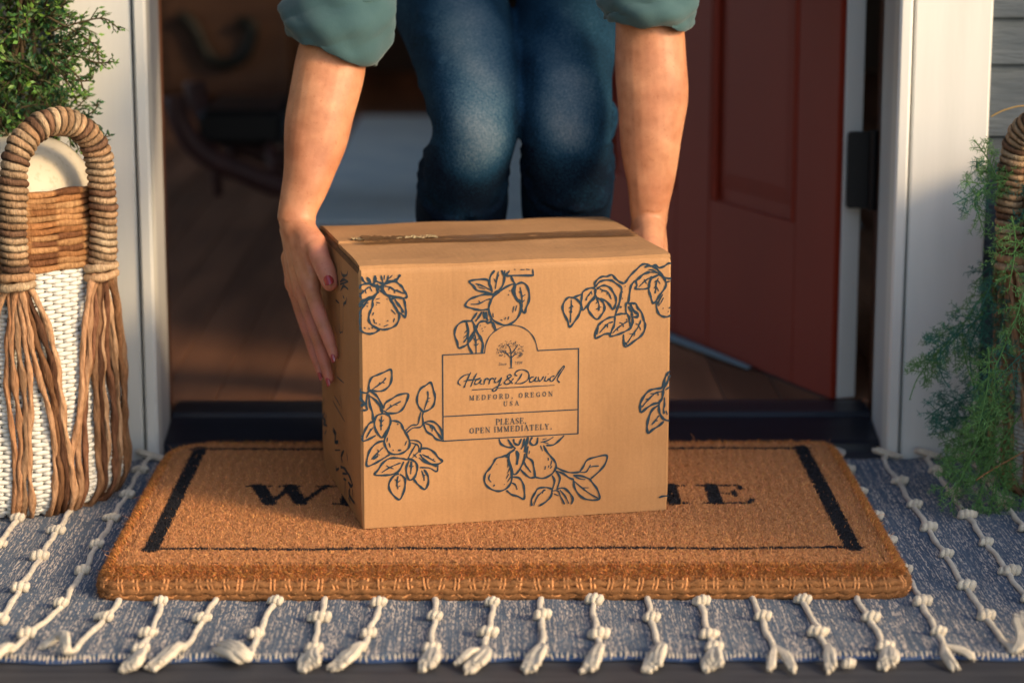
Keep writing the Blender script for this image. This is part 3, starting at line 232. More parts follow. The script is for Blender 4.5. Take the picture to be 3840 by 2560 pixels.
for (x0, x1, s) in ((XR+.003, .56, 1), (-.50, XL-.003, -1)):
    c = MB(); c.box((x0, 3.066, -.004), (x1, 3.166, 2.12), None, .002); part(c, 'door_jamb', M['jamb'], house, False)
    c = MB(); q = .010
    if s > 0: c.box((x0+q, 3.167, 0), (x1, 3.262, 2.12))
    else: c.box((x0, 3.167, 0), (x1-q, 3.262, 2.12))
    part(c, 'inner_jamb', M['brownwood'], house, False)
c = MB(); pr = [(3.088, -.003), (3.090, .010), (3.10, .0135), (3.172, .028), (3.178, .034), (3.225, .036), (3.262, .032), (3.262, -.003)]
V = [(XL-.002, a, b) for a, b in pr]+[(XR+.002, a, b) for a, b in pr]; n = len(pr)
c.add(V, [tuple(range(n)), tuple(range(2*n-1, n-1, -1))]+[(i, i+n, (i+1) % n+n, (i+1) % n) for i in range(n)])
part(c, 'threshold', M['black'], house, False)
# --- door: six raised panels, opened inwards on its right-hand hinges
P0 = Vector((.467, 3.256, 0)); dd = Vector((-.38, .92, 0)).normalized(); tt = Vector((dd.y, -dd.x, 0))
DM = Matrix(((dd.x, tt.x, 0, P0.x), (dd.y, tt.y, 0, P0.y), (0, 0, 1, 0), (0, 0, 0, 1)))
door = empty('door'); door.parent = house
def dpart(mb, name, m, par=door):
    o = mb.build(name, m, None, False); o.data.transform(Matrix.Translation((0, -3.05, 0)) @ DM); o.parent = par; return o
DWD = .865
d = MB(); d.box((0, .0105, .033), (DWD, .0395, 2.09), None, .001); dpart(d, 'door_core', M['white'])
d = MB(); sc_ = (0, .112, .377, .488, .753, DWD); zz = (.033, .268, .86, 1.0, 1.62, 1.74, 1.96, 2.09)
for k in (0, 2, 4): d.box((sc_[k]+.0006, 0, .033), (sc_[k+1], .010, 2.09), None, .0015)
for (a, b) in ((sc_[1], sc_[2]), (sc_[3], sc_[4])):
    d.box((a-.01, .0097, zz[0]), (b+.01, .0103, zz[7]))
    for k in (0, 2, 4, 6): d.box((a, .0004, zz[k]), (b, .010, zz[k+1]), None, .0015)
    for k in (1, 3, 5):
        z0, z1 = zz[k], zz[k+1]; w_ = .018
        for (p, q) in (((a+w_/2, z0), (a+w_/2, z1)), ((b-w_/2, z0), (b-w_/2, z1))):
            d.tube([(p[0], .004, p[1]), (q[0], .004, q[1])], .0070, 8)
        e = .020; f = .045
        V = [(a+e, .009, z0+e), (b-e, .009, z0+e), (b-e, .009, z1-e), (a+e, .009, z1-e), (a+f, .0065, z0+f), (b-f, .0065, z0+f), (b-f, .0065, z1-f), (a+f, .0065, z1-f)]
        d.add(V, [(0, 1, 5, 4), (1, 2, 6, 5), (2, 3, 7, 6), (3, 0, 4, 7), (4, 5, 6, 7)])
dpart(d, 'panelled_face', M['red'])
d = MB(); d.box((.02, .002, .0305), (DWD-.01, .036, .0328)); dpart(d, 'door_sweep', M['black'])
d = MB(); d.ball((DWD-.06, -.045, .95), .027, n=16, m=10); d.tube([(DWD-.06, .002, .95), (DWD-.06, -.04, .95)], .011, 12); d.tube([(DWD-.06, .0, .95), (DWD-.06, -.006, .95)], .03, 18)
dpart(d, 'door_knob', M['hinge'])
for zc in (.359, 1.85):
    h = MB(); a_, b_ = .479, .5135; z0, z1 = zc-.053, zc+.053; r = .005; pts = []
    for (cx, cz, s0) in ((b_-.0005, z0+.0005, -90), (b_-.0005, z1-.0005, 0), (a_+r, z1-r, 90), (a_+r, z0+r, 180)):
        rr = r if cx < (a_+b_)/2 else .0005
        for k in range(6): t = radians(s0+18*k); pts.append((cx+rr*cos(t), cz+rr*sin(t)))
    n = len(pts); h.add([(x, 3.2445, z) for x, z in pts]+[(x, 3.2475, z) for x, z in pts], [tuple(range(n)), tuple(range(2*n-1, n-1, -1))]+[(i+1 if i+1 < n else 0, i, i+n, (i+1) % n+n) for i in range(n)])
    h.tube([(.514, 3.242, z0-.002), (.514, 3.242, z1+.002)], .0065, 14)
    for zq in (-.036, 0, .036): h.tube([(.492, 3.2446, zc+zq), (.492, 3.2438, zc+zq)], .0035, 10)
    o = h.build('hinge', M['hinge'], None, True); o.data.transform(Matrix.Translation((0, -3.05, 0))); o.parent = door
    for p_ in o.data.polygons: p_.use_smooth = False
# unseen hall windows, added to let sky light onto the floor
wf = MB()
for y in (3.5, 5.18, 6.86): wf.box((-1.34, y, .12), (-1.28, y+.04, 2.45))
for z in (.12, 1.3, 2.41): wf.box((-1.338, 3.54, z), (-1.282, 6.86, z+.04))
part(wf, 'added_window_frame', M['white'], house, False); wf = MB()
for y in (4.6, 5.73, 6.86): wf.box((1.53, y, 1.5), (1.59, y+.04, 2.45))
for z in (1.5, 1.95, 2.41): wf.box((1.532, 4.64, z), (1.588, 6.86, z+.04))
part(wf, 'added_window_frame', M['white'], house, False)

# ================= THINGS SEEN INSIDE =================
def AT(u, v, y): return Vector(at(u, v, y))
sx0, sx1, sb, sy = AT(560, 365, 7.1).x, AT(1090, 365, 7.1).x, AT(800, 365, 7.1).z, 7.1
ch = empty('sideboard', ((sx0+sx1)/2, sy, .03)); tag(ch, 'blurred brown wooden sideboard on thin legs at the back of the hall', 'sideboard')
m = MB(); m.box((sx0, sy, sb), (sx1, sy+.42, sb+.75), None, .01); part(m, 'cabinet', M['chest'], ch, False)
m = MB(); m.box((sx0+.05, sy-.008, sb+.03), (sx1-.05, sy-.001, sb+.42), None, .003); part(m, 'drawer_front', M['chest'], ch, False)
m = MB(); m.tube(cr([AT(u, v, sy-.03) for u, v in ((672, 55), (700, 75), (735, 120), (760, 180), (795, 225), (850, 240), (905, 220), (935, 170), (945, 100), (915, 85), (890, 90))], 5), .018, 8); part(m, 'drawer_pull', M['green_iron'], ch)
for (x, y) in ((sx0+.04, sy+.04), (sx1-.04, sy+.04), (sx0+.04, sy+.38), (sx1-.04, sy+.38)):
    m = MB(); m.tube([(x, y, sb+.01), (x, y, .03)], [.022, .014], 8); part(m, 'leg', M['chest'], ch)
ry = 5.0; sz = AT(880, 415, ry).z; s0, s1 = AT(740, 415, ry).x, AT(1060, 415, ry).x
rk = empty('rocking_stool', ((s0+s1)/2, ry+.15, .03)); tag(rk, 'low reddish bentwood rocking stool with a black block for its dark underside, blurred in the hall', 'stool')
M['bent'] = mat('reddish_bentwood', (.07, .030, .028), (.05, .022, .020), rough=.5, scale=(20, 20, 20))
for dy in (0, .34):
    m = MB(); m.tube(cr([AT(655, 365, ry)+Vector((0, dy, 0)), AT(672, 450, ry)+Vector((0, dy, 0)), AT(720, 535, ry)+Vector((0, dy, 0)), AT(800, 600, ry)+Vector((0, dy, 0)), AT(900, 640, ry)+Vector((0, dy, 0)), AT(1020, 690, ry)+Vector((0, dy, .0)), AT(1090, 700, ry)+Vector((0, dy, 0))], 6), .024, 10); part(m, 'rocker', M['bent'], rk)
m = MB(); m.box((s0, ry, sz-.075), (s1, ry+.34, sz), None, .012); part(m, 'dark_seat_block', M['hinge'], rk, False)  # seat block coloured black to stand for the shaded gap below
for (x, y) in ((s0+.03, ry+.01), (s1-.03, ry+.01), (s0+.03, ry+.33), (s1-.03, ry+.33)):
    m = MB(); m.tube([(x, y, sz-.07), (x+.01, y-.005, .075)], .010, 8); part(m, 'leg', M['bent'], rk)
ir = empty('hall_rug', (0, 5.6, .03)); tag(ir, 'pale blue-grey rug on the hall floor behind the jeans legs', 'rug')
m = MB(); m.box((-.395, 4.85, .0325), (.75, 6.9, .042), None, .003); part(m, 'pile', M['palerug'], ir, False)
m = MB()
for k in range(60):
    x = -.39+k*1.135/59; m.tube([(x, 4.85, .036), (x+.004*rnd.uniform(-1, 1), 4.82, .034)], .0022, 5)
part(m, 'fringe', M['palerug'], ir)
ds = empty('door_foot_strip', tuple(P0+dd*.5)); tag(ds, 'thin grey-blue strip lying on the floor along the foot of the red door', 'draught strip')  # flattened grey-blue tube along the foot of the door
m = MB(); a = P0+dd*.22-tt*.012; b = P0+dd*.86-tt*.03
m.tube([(a.x, a.y, .036), ((a.x+b.x)/2, (a.y+b.y)/2, .038), (b.x, b.y, .04)], [(.003, .005), (.006, .012), (.010, .022)], 10); part(m, 'strip_tube', mat('grey_blue_strip', (.16, .22, .27), rough=.8), ds)
# ================= PORCH RUG WITH KNOTTED CORDS =================
ZR = .0075
def rug_material():
    m = bpy.data.materials.new('heathered_blue_weave'); m.use_nodes = True; nt = m.node_tree; N = nt.nodes; L = nt.links; b = N['Principled BSDF']
    b.inputs['Roughness'].default_value = .95; b.inputs['Specular IOR Level'].default_value = .1; b.inputs['Sheen Weight'].default_value = .15
    tc = N.new('ShaderNodeTexCoord')
    def ns(s, d, lo, hi, c1, c2):
        mp = N.new('ShaderNodeMapping'); mp.inputs['Scale'].default_value = s; L.new(tc.outputs['Object'], mp.inputs[0])
        n = N.new('ShaderNodeTexNoise'); n.inputs['Scale'].default_value = 1; n.inputs['Detail'].default_value = d; L.new(mp.outputs[0], n.inputs[0])
        r = N.new('ShaderNodeValToRGB'); r.color_ramp.elements[0].position = lo; r.color_ramp.elements[1].position = hi
        r.color_ramp.elements[0].color = (*c1, 1); r.color_ramp.elements[1].color = (*c2, 1); L.new(n.outputs['Fac'], r.inputs[0]); return n, r
    n1, base = ns((60, 25, 10), 3, .35, .65, (.018, .048, .096), (.036, .072, .126))
    n2, fl = ns((820, 115, 50), 1, .475, .60, (0, 0, 0), (1, 1, 1))
    n3, fl2 = ns((430, 7, 10), 1, .40, .60, (.04, .04, .04), (1, 1, 1))
    mul = N.new('ShaderNodeMath'); mul.operation = 'MULTIPLY'; L.new(fl.outputs[0], mul.inputs[0]); L.new(fl2.outputs[0], mul.inputs[1])
    mx = N.new('ShaderNodeMix'); mx.data_type = 'RGBA'; L.new(mul.outputs[0], mx.inputs[0]); L.new(base.outputs[0], mx.inputs[6]); mx.inputs[7].default_value = (.52, .44, .37, 1)
    L.new(mx.outputs[2], b.inputs['Base Color'])
    bp = N.new('ShaderNodeBump'); bp.inputs['Strength'].default_value = .9; bp.inputs['Distance'].default_value = .0015; L.new(n2.outputs['Fac'], bp.inputs['Height']); L.new(bp.outputs[0], b.inputs['Normal'])
    return m
rug = empty('rug', (0, 2.63, 0)); tag(rug, 'woven blue rug with white flecks and knotted cream cords lying under the doormat', 'rug')
RX0, RX1, RY0, RY1 = -.86, .93, 2.243, 3.022
m = MB(); nx, ny = 360, 90; X = np.linspace(RX0, RX1, nx); Y = np.linspace(RY0, RY1, ny)
gx, gy = np.meshgrid(X, Y); ph = (gx+.008)/.0567*2*pi
gz = ZR+.0009*np.cos(ph)+.0008*np.sin(gx*31+gy*17)*np.sin(gy*23)
gy2 = gy+np.where(gy < RY0+.001, .0025*np.sin(gx*60)+.002*np.sin(gx*19), 0)
V = np.stack([gx, gy2, gz], -1).reshape(-1, 3); F = [(j*nx+i, j*nx+i+1, (j+1)*nx+i+1, (j+1)*nx+i) for j in range(ny-1) for i in range(nx-1)]
n0 = len(V); fe = V[:nx].copy(); fe[:, 2] = .0008; be = V[-nx:].copy(); be[:, 2] = .0008; V = np.concatenate([V, fe, be])
F += [(n0+i, n0+i+1, i+1, i) for i in range(nx-1)]+[((ny-1)*nx+i, (ny-1)*nx+i+1, n0+nx+i+1, n0+nx+i) for i in range(nx-1)]
m.add(V, F); part(m, 'weave', rug_material(), rug)
m = MB()                                             # little warp ends along the front and back selvedge
x = RX0
while x < RX1:
    yy = RY0+.0025*sin(x*60)+.002*sin(x*19)
    l = .0035+.003*rnd.random()
    m.tube([(x, yy+.003, ZR+.0012), (x+rnd.uniform(-.001, .001), yy-.0006, ZR-.0005), (x+rnd.uniform(-.0015, .0015), yy-l*.4, .0025)], [.0007, .0009, .0006], 5)
    x += .0038+.0025*rnd.random()
M['wool'] = mat('cream_wool', (.62, .54, .42), (.50, .43, .33), rough=1, scale=(120, 120, 120), bump=.8, bscale=(700, 260, 700), bdist=.0012, spec=.1, sheen=.3)
part(m, 'warp_ends', M['wool'], rug)
m = MB(); m.tube([(x, RY0-.0008+.0025*sin(x*60)+.002*sin(x*19), .003) for x in np.linspace(RX0, RX1, 300)], [(.0026, .0016)]*300, 8)
part(m, 'selvedge', mat('blue_selvedge', (.03, .055, .13), rough=.95), rug)
seen = {-6: -.358, -5: -.304, -4: -.241, -3: -.188, -2: -.128, -1: -.070, 0: -.008, 1: .042, 2: .097, 3: .155, 4: .210, 5: .267, 6: .319, 7: .379}
endx = {-8: -.490, -7: -.427, -6: -.358, -5: -.318, -4: -.251, -3: -.188, -2: -.139, -1: -.070, 0: -.018, 1: .040, 2: .096, 3: .156, 4: .211, 5: .272, 6: .325, 7: .383, 8: .441, 9: .505}
def blob(mb, p, rx, ry, rz, rz_=0):
    # a knot: yarn wound round itself - a few fat turns side by side
    ux, uy = cos(rz_), sin(rz_)
    for q in range(3):
        o = (q-1)*rx*.52; c0 = (p[0]+ux*o, p[1]+uy*o, p[2]-abs(q-1)*.0006); k = 1-.22*abs(q-1); R2 = []
        for i in range(12):
            a = 2*pi*i/12; R2.append((c0[0]-uy*ry*.50*k*cos(a)+ux*.0010*sin(a), c0[1]+ux*ry*.50*k*cos(a)+uy*.0010*sin(a), c0[2]+rz*.45*k*sin(a)))
        mb.tube(R2, rx*.36, 8, closed=True, mod=lambda i, a: 1+.10*sin(2*a+i*1.7))
styles = {-8: 'L', -7: 'U', -6: 'S', -5: 'L', -4: 'B', -3: 'S', -2: 'L', -1: 'S', 0: 'Q', 1: 'D', 2: 'D', 3: 'D', 4: 'S', 5: 'V', 6: 'P', 7: 'S', 8: 'R', 9: 'K'}
for k in range(-15, 17):
    xm = seen.get(k, -.0085+.0567*k); xe = endx.get(k, xm)
    if xm < RX0+.02 or xm > RX1-.02: continue
    rr = random.Random(k+50)
    P = []
    for y in np.linspace(RY0+.012, RY1-.01, 60):
        t = max(0, min(1, (y-RY0)/.16)); xx = xe+(xm-xe)*t+.0009*sin(y*41+k)+.0008*sin(y*93+2*k)
        P.append((xx, y, ZR+.0022+.0006*sin(y*150+k)))
    def cx(y): i = int(round((y-RY0-.012)/(RY1-RY0-.022)*59)); return P[max(0, min(59, i))][0]
    m = MB(); m.tube(P, [(.0028, .0033+.0005*rr.uniform(-1, 1)) for _ in P], 10, mod=lambda i, a: 1+.10*sin(2*a+i*1.9))
    y = 2.398 if k % 2 == 0 else 2.345
    y += (0 if abs(k) < 20 else 0); y -= .105
    while y < RY1-.03:
        if y > RY0+.025:
            yq = y+rr.uniform(-.006, .006); x0 = cx(yq); sx = rr.uniform(.0085, .0115); off = rr.uniform(-.0035, .0035)
            blob(m, (x0+off, yq, ZR+.0062), sx, rr.uniform(.0062, .0078), .0066, rr.uniform(-.4, .4))
            blob(m, (x0-off*1.6, yq+.003, ZR+.0052), sx*.62, .0055, .0058, rr.uniform(-.5, .5))
        y += .1085
    part(m, 'knotted_cord', M['wool'], rug)
    # front tassel: a bunch of thick yarn strands spilling over the selvedge
    m = MB(); s = styles.get(k, rr.choice('SLDP')); x0 = P[0][0]
    def strands(path, n, r0, sp):
        n = int(n*2.2); r0 = r0*.60
        for q in range(n):
            a = 2*pi*q/n*2.4+rr.random()*2; rad = sqrt((q+.5)/n); pts = []; ln = rr.uniform(.86, 1.08)
            for i, p in enumerate(path):
                t = i/(len(path)-1); o = sp*rad*(.55+.45*t)*(.45 if i == 0 else 1)
                b0 = path[0] if i == 0 else path[i-1]; l_ = ln if i == len(path)-1 else 1
                pp = [b0[c]+(p[c]-b0[c])*l_ for c in range(3)]
                pts.append((pp[0]+o*cos(a)+rr.uniform(-.0007, .0007), pp[1]+o*.6*sin(a), max(r0, pp[2]+o*.55*sin(a+1)-.0015*t)))
            pts = cr(pts, 4); n_ = len(pts); m.tube(pts, [r0*(.9+.25*sin(pi*i/(n_-1))) for i in range(n_)], 6, mod=lambda i, a: 1+.16*sin(2*a+i*.9))
            if q % 2 == 0:
                e = pts[-1]
                for _ in range(3): m.tube([e, (e[0]+rr.uniform(-.003, .003), e[1]-rr.uniform(.001, .004), max(.0006, e[2]-rr.uniform(-.001, .003)))], [.0005, .0002], 4)
    Z = ZR+.004
    if s == 'S': blob(m, (x0, RY0+.008, Z+.002), .010, .008, .006); strands([(x0, RY0+.008, Z), (x0+rr.uniform(-.004, .002), RY0-.012, Z-.001), (x0+rr.uniform(-.006, .004), RY0-.029, .009)], 12, .0046, .0105)
    elif s == 'D': strands([(x0, RY0+.016, Z), (x0-.003, RY0-.004, Z+.002), (x0-.008, RY0-.018, .009), (x0-.011, RY0-.034, .008)], 9, .0050, .0095)
    elif s == 'L': strands([(x0, RY0+.016, Z), (x0-.008, RY0-.004, Z+.004), (x0-.014, RY0-.014, .011), (x0-.023, RY0-.026, .008)], 9, .0052, .0100)
    elif s == 'U': strands([(x0, RY0+.006, Z), (x0-.004, RY0-.006, Z+.004), (x0-.010, RY0+.014, Z+.014), (x0-.020, RY0+.034, Z+.006), (x0-.034, RY0+.022, Z)], 6, .0038, .0045)
    elif s == 'B': strands([(x0, RY0+.008, Z), (x0-.002, RY0-.016, Z), (x0-.014, RY0-.010, Z+.006), (x0-.030, RY0+.018, Z+.002)], 8, .0050, .0085)
    elif s == 'Q': strands([(x0, RY0+.012, Z), (x0-.002, RY0-.012, Z), (x0-.012, RY0-.034, .008)], 8, .0050, .0100); strands([(x0-.004, RY0, Z), (x0-.014, RY0-.006, Z+.003), (x0-.026, RY0-.018, .008)], 4, .0038, .004)
    elif s == 'V': strands([(x0, RY0+.012, Z), (x0-.005, RY0-.012, Z), (x0-.010, RY0-.034, .007)], 4, .0038, .004); strands([(x0, RY0+.012, Z), (x0+.008, RY0-.012, Z), (x0+.013, RY0-.040, .007)], 4, .0038, .004)
    elif s == 'P': strands([(x0, RY0+.014, Z), (x0-.002, RY0-.010, Z), (x0-.004, RY0-.036, .007)], 6, .0040, .0060); blob(m, (x0+.015, RY0-.030, .009), .007, .008, .007)
    elif s == 'R': strands([(x0, RY0+.016, Z), (x0-.002, RY0-.006, Z), (x0+.003, RY0-.032, .007)], 5, .0040, .0045); strands([(x0, RY0+.012, Z), (x0+.014, RY0+.002, Z), (x0+.024, RY0-.008, .008)], 4, .0036, .0035)
    elif s == 'K': strands([(x0, RY0+.014, Z), (x0+.004, RY0-.002, Z+.002), (x0+.014, RY0+.010, Z+.014), (x0+.014, RY0+.034, Z+.026)], 7, .0045, .0062)
    part(m, 'tassel', M['wool'], rug)
    m = MB(); x1 = P[-1][0]; ye = RY1
    if XL+.02 < x1 < XR-.015:
        strands([(x1, ye-.01, Z), (x1+rr.uniform(-.006, .006), ye+.018, Z), (x1+rr.uniform(-.016, .006), ye+.050, .007)], 6, .0040, .0058)
    else:
        strands([(x1, ye-.022, Z), (x1+.003, ye-.006, Z+.003), (x1+rr.choice((-1, 1))*.012, ye-.006, Z+.010), (x1+rr.choice((-1, 1))*.02, ye-.012, Z+.002)], 5, .0036, .0040)
    part(m, 'tassel', M['wool'], rug)

# ================= COIR DOORMAT =================
dm = empty('doormat', (0, 2.71, ZR)); tag(dm, 'thick orange-brown coir doormat with black border line and black WELCOME lettering', 'doormat')
MX0, MX1, MY0, MY1, ZT = -.4265, .4335, 2.4265, 2.986, .042
def outline(inset, n=14, step=.01):
    pts = []
    for (cx, cy, r, a0) in ((MX1, MY0, .024, -90), (MX1, MY1, .035, 0), (MX0, MY1, .070, 90), (MX0, MY0, .022, 180)):
        sx = -1 if cx > 0 else 1; sy = 1 if cy < 2.7 else -1; r2 = max(.004, r-inset); ox = cx+sx*r; oy = cy+sy*r
        for k in range(n): t = radians(a0+90*k/(n-1)); pts.append((ox+r2*cos(t), oy+r2*sin(t)))
    out = []
    for i, p in enumerate(pts):
        q = pts[(i+1) % len(pts)]; L_ = math.hypot(q[0]-p[0], q[1]-p[1]); c = max(1, int(L_/step))
        for k in range(c): out.append((p[0]+(q[0]-p[0])*k/c, p[1]+(q[1]-p[1])*k/c))
    return out
# black marks on the pile: strokes as segments (x0,y0,x1,y1,halfwidth)
SEG = []
def seg(x0, y0, x1, y1, w_): SEG.append((x0, y0, x1, y1, w_/2))
bx0, bx1, by0, by1 = -.3905, .394, 2.495, 2.950
seg(bx0+.0075, by0, bx0+.0075, by1, .0175); seg(bx1-.0085, by0, bx1-.0085, by1, .0175)
for i in range(24):
    a = bx0+(bx1-bx0)*i/24; b = bx0+(bx1-bx0)*(i+1)/24
    y0_ = by0+.004+.0022*sin(i*.9); y1_ = by0+.004+.0022*sin((i+1)*.9); seg(a, y0_, b, y1_, .0085); seg(a, by1-.006+.001*sin(i), b, by1-.006+.001*sin(i+1), .010)
# serif letters: strokes in a unit box (x, y), weight relative to the height
TK, TN = .21, .07
G = {
 'W': (1.28, [((.16, 1), (.42, .04), TK), ((.42, .04), (.64, .92), TN*1.5), ((.62, 1), (.86, .04), TK), ((.86, .04), (1.16, 1), TN*1.5), ((0, .98), (.34, .98), TN), ((.48, .98), (.78, .98), TN), ((1.02, .98), (1.28, .98), TN)]),
 'E': (.78, [((.2, .02), (.2, .98), TK), ((.02, .02), (.66, .02), TN), ((.02, .98), (.62, .98), TN), ((.2, .52), (.5, .52), TN), ((.66, .02), (.74, .24), .09), ((.62, .98), (.62, .76), .08), ((.5, .38), (.5, .66), .08)]),
 'L': (.74, [((.2, .02), (.2, .98), TK), ((.02, .02), (.62, .02), TN), ((.02, .98), (.4, .98), TN), ((.62, .02), (.70, .28), .09)]),
 'C': (.92, [((.78, .78), (.62, .97), TN), ((.62, .97), (.4, .98), TN), ((.4, .98), (.18, .78), .13), ((.18, .78), (.13, .5), TK), ((.13, .5), (.18, .22), TK), ((.18, .22), (.4, .02), .13), ((.4, .02), (.62, .04), TN), ((.62, .04), (.82, .24), TN), ((.78, .98), (.78, .70), .07)]),
 'O': (1.0, [((.5, .98), (.22, .84), .1), ((.22, .84), (.13, .5), TK), ((.13, .5), (.22, .16), TK), ((.22, .16), (.5, .02), .1), ((.5, .02), (.78, .16), .1), ((.78, .16), (.87, .5), TK), ((.87, .5), (.78, .84), TK), ((.78, .84), (.5, .98), .1)]),
 'M': (1.2, [((.18, .02), (.18, .98), TN), ((.2, .98), (.58, .06), TK), ((.58, .06), (.96, .98), TN), ((.98, .02), (.98, .98), TK), ((.04, .02), (.34, .02), TN), ((.78, .02), (1.18, .02), TN), ((.02, .98), (.26, .98), TN), ((.94, .98), (1.18, .98), TN)])}
LY, LH = 2.6815, .082
for ch_, x0 in (('W', -.304), ('E', -.196), ('L', -.118), ('C', -.045), ('O', .035), ('M', .1235), ('E', .2365)):
    adv, st = G[ch_]
    for (a, b, w_) in st: seg(x0+a[0]*LH, LY+a[1]*LH, x0+b[0]*LH, LY+b[1]*LH, w_*LH)
SEG = np.array(SEG)
def black(px, py):
    out = np.zeros(len(px), bool)
    for (x0, y0, x1, y1, h) in SEG:
        dx, dy = x1-x0, y1-y0; t = np.clip(((px-x0)*dx+(py-y0)*dy)/(dx*dx+dy*dy), 0, 1)
        out |= (px-x0-t*dx)**2+(py-y0-t*dy)**2 < h*h
    return out
pile = MB()
prof = [(.010, ZR+.0005), (.003, ZR+.004), (.0, .016), (.0, .026), (.002, .033), (.008, .0385), (.016, .0405), (.03, .041)]
rings = [outline(i, 14, .01) for i, z in prof]; n = min(len(r) for r in rings)
def resample(r, n):
    P = np.array(r+[r[0]]); s = np.concatenate([[0], np.cumsum(np.hypot(*(P[1:]-P[:-1]).T))]); t = np.linspace(0, s[-1], n, endpoint=False)
    return np.stack([np.interp(t, s, P[:, 0]), np.interp(t, s, P[:, 1])], 1)
n = 280; V = []; C = []
for (i, z), r in zip(prof, rings):
    q = resample(r, n); V.append(np.concatenate([q, np.full((n, 1), z)], 1)); 
V = np.concatenate(V); F = [(k*n+j, k*n+(j+1) % n, (k+1)*n+(j+1) % n, (k+1)*n+j) for k in range(len(prof)-1) for j in range(n)]
coir = np.array((.46, .205, .082))
pile.add(V, F, coir*.7)
nx, ny = 330, 210; gx, gy = np.meshgrid(np.linspace(MX0+.022, MX1-.022, nx), np.linspace(MY0+.022, MY1-.022, ny))
wob = rng.normal(0, .0006, gx.shape)
gz = .0410+wob; bl = black(gx.ravel(), gy.ravel()); C = np.where(bl[:, None], np.array((.014, .014, .017)), coir*.8)
pile.add(np.stack([gx, gy, gz], -1).reshape(-1, 3), [(j*nx+i, j*nx+i+1, (j+1)*nx+i+1, (j+1)*nx+i) for j in range(ny-1) for i in range(nx-1)], C)
def fibres(base, nrm, lmin, lmax, wd, lean, cols, droop=0):
    n = len(base); d = nrm+rng.normal(0, lean, (n, 3)); d /= np.linalg.norm(d, axis=1)[:, None]
    l = rng.uniform(lmin, lmax, (n, 1)); s = rng.normal(0, 1, (n, 3)); s -= d*(s*d).sum(1)[:, None]; s /= np.linalg.norm(s, axis=1)[:, None]
    d2 = d+rng.normal(0, .45, (n, 3)); d2[:, 2] -= droop; d2 /= np.linalg.norm(d2, axis=1)[:, None]
    a = base-s*wd/2; b = base+s*wd/2; mid = base+d*l*.55; c = mid-s*wd*.4; e = mid+s*wd*.4; tip = mid+d2*l*.45
    V = np.stack([a, b, c, e, tip], 1).reshape(-1, 3); f = np.arange(n)*5
    F = np.stack([f, f+1, f+3, f+2], 1).tolist()+np.stack([f+2, f+3, f+4], 1).tolist()
    return V, F, np.repeat(cols, 5, 0)
n = 150000; px = rng.uniform(MX0+.006, MX1-.006, n); py = rng.uniform(MY0+.006, MY1-.006, n)
def inside(px, py):
    ok = np.ones(len(px), bool)
    for (cx, cy, r) in ((MX1, MY0, .024), (MX1, MY1, .035), (MX0, MY1, .070), (MX0, MY0, .022)):
        sx = -1 if cx > 0 else 1; sy = 1 if cy < 2.7 else -1; ox = cx+sx*r; oy = cy+sy*r
        ok &= ~(((px-ox)*sx < 0) & ((py-oy)*sy < 0) & ((px-ox)**2+(py-oy)**2 > (r-.004)**2))
    return ok
k = inside(px, py); px, py = px[k], py[k]; n = len(px)
# tufts stand in slightly uneven rows
row = .5+.5*np.sin(px*2*pi/.0125+1.5*np.sin(py*40)); 
cl = coir*(rng.lognormal(0, .22, (n, 1)))*(1+.10*rng.normal(0, 1, (n, 3))*np.array((.3, .6, 1)))*(.82+.3*row[:, None])
lt = rng.random(n) < .06; cl[lt] = cl[lt]*1.35
bl = black(px, py); cl[bl] = np.array((.013, .013, .016))*rng.uniform(.6, 1.9, (bl.sum(), 1)); st = bl & (rng.random(n) < .012); cl[st] = coir
edge = np.minimum.reduce([px-MX0, MX1-px, py-MY0, MY1-py]); zb = np.where(edge < .012, .036, .0395)
V, F, C = fibres(np.stack([px, py, zb], 1), np.tile((0, 0, 1.), (n, 1)), .003, .0055, .0009, .48, np.clip(cl, .003, .75)); pile.add(V, F, C)
O_ = resample(outline(.003, 14, .01), 4000); T_ = np.roll(O_, -1, 0)-O_; NO = np.stack([T_[:, 1], -T_[:, 0]], 1); NO /= np.linalg.norm(NO, axis=1)[:, None]
n = 62000; ii = rng.integers(0, 4000, n); zz_ = rng.uniform(.028, .040, n)
nr = np.stack([NO[ii, 0], NO[ii, 1], np.clip((zz_-.028)/.012, -.2, 1)], 1); ins = np.clip((zz_-.031)/.009, 0, 1)**2*.010
bs = np.stack([O_[ii, 0]-NO[ii, 0]*ins, O_[ii, 1]-NO[ii, 1]*ins, zz_], 1)
tuf = .88+.14*np.sin(ii/4000*2.8*2*pi/.021+2*np.sin(ii*.011))[:, None]
cl = coir*np.array((1.08, .95, .7))*(rng.lognormal(0, .28, (n, 1)))*tuf*(1+.1*rng.normal(0, 1, (n, 3)))
V, F, C = fibres(bs, nr, .004, .0085, .0008, .60, np.clip(cl, .003, .8), .25); pile.add(V, F, C)
n = 170; ii = rng.integers(0, 4000, n); V, F, C = fibres(np.stack([O_[ii, 0], O_[ii, 1], rng.uniform(.01, .04, n)], 1), np.stack([NO[ii, 0], NO[ii, 1], rng.uniform(-.2, .6, n)], 1), .010, .020, .0005, .6, np.tile(coir*1.3, (n, 1))); pile.add(V, F, C)
M['coir'] = mat('coir_fibre', (1, 1, 1), rough=.85, attr='col', spec=.15)
part(pile, 'coir_pile', M['coir'], dm, False)
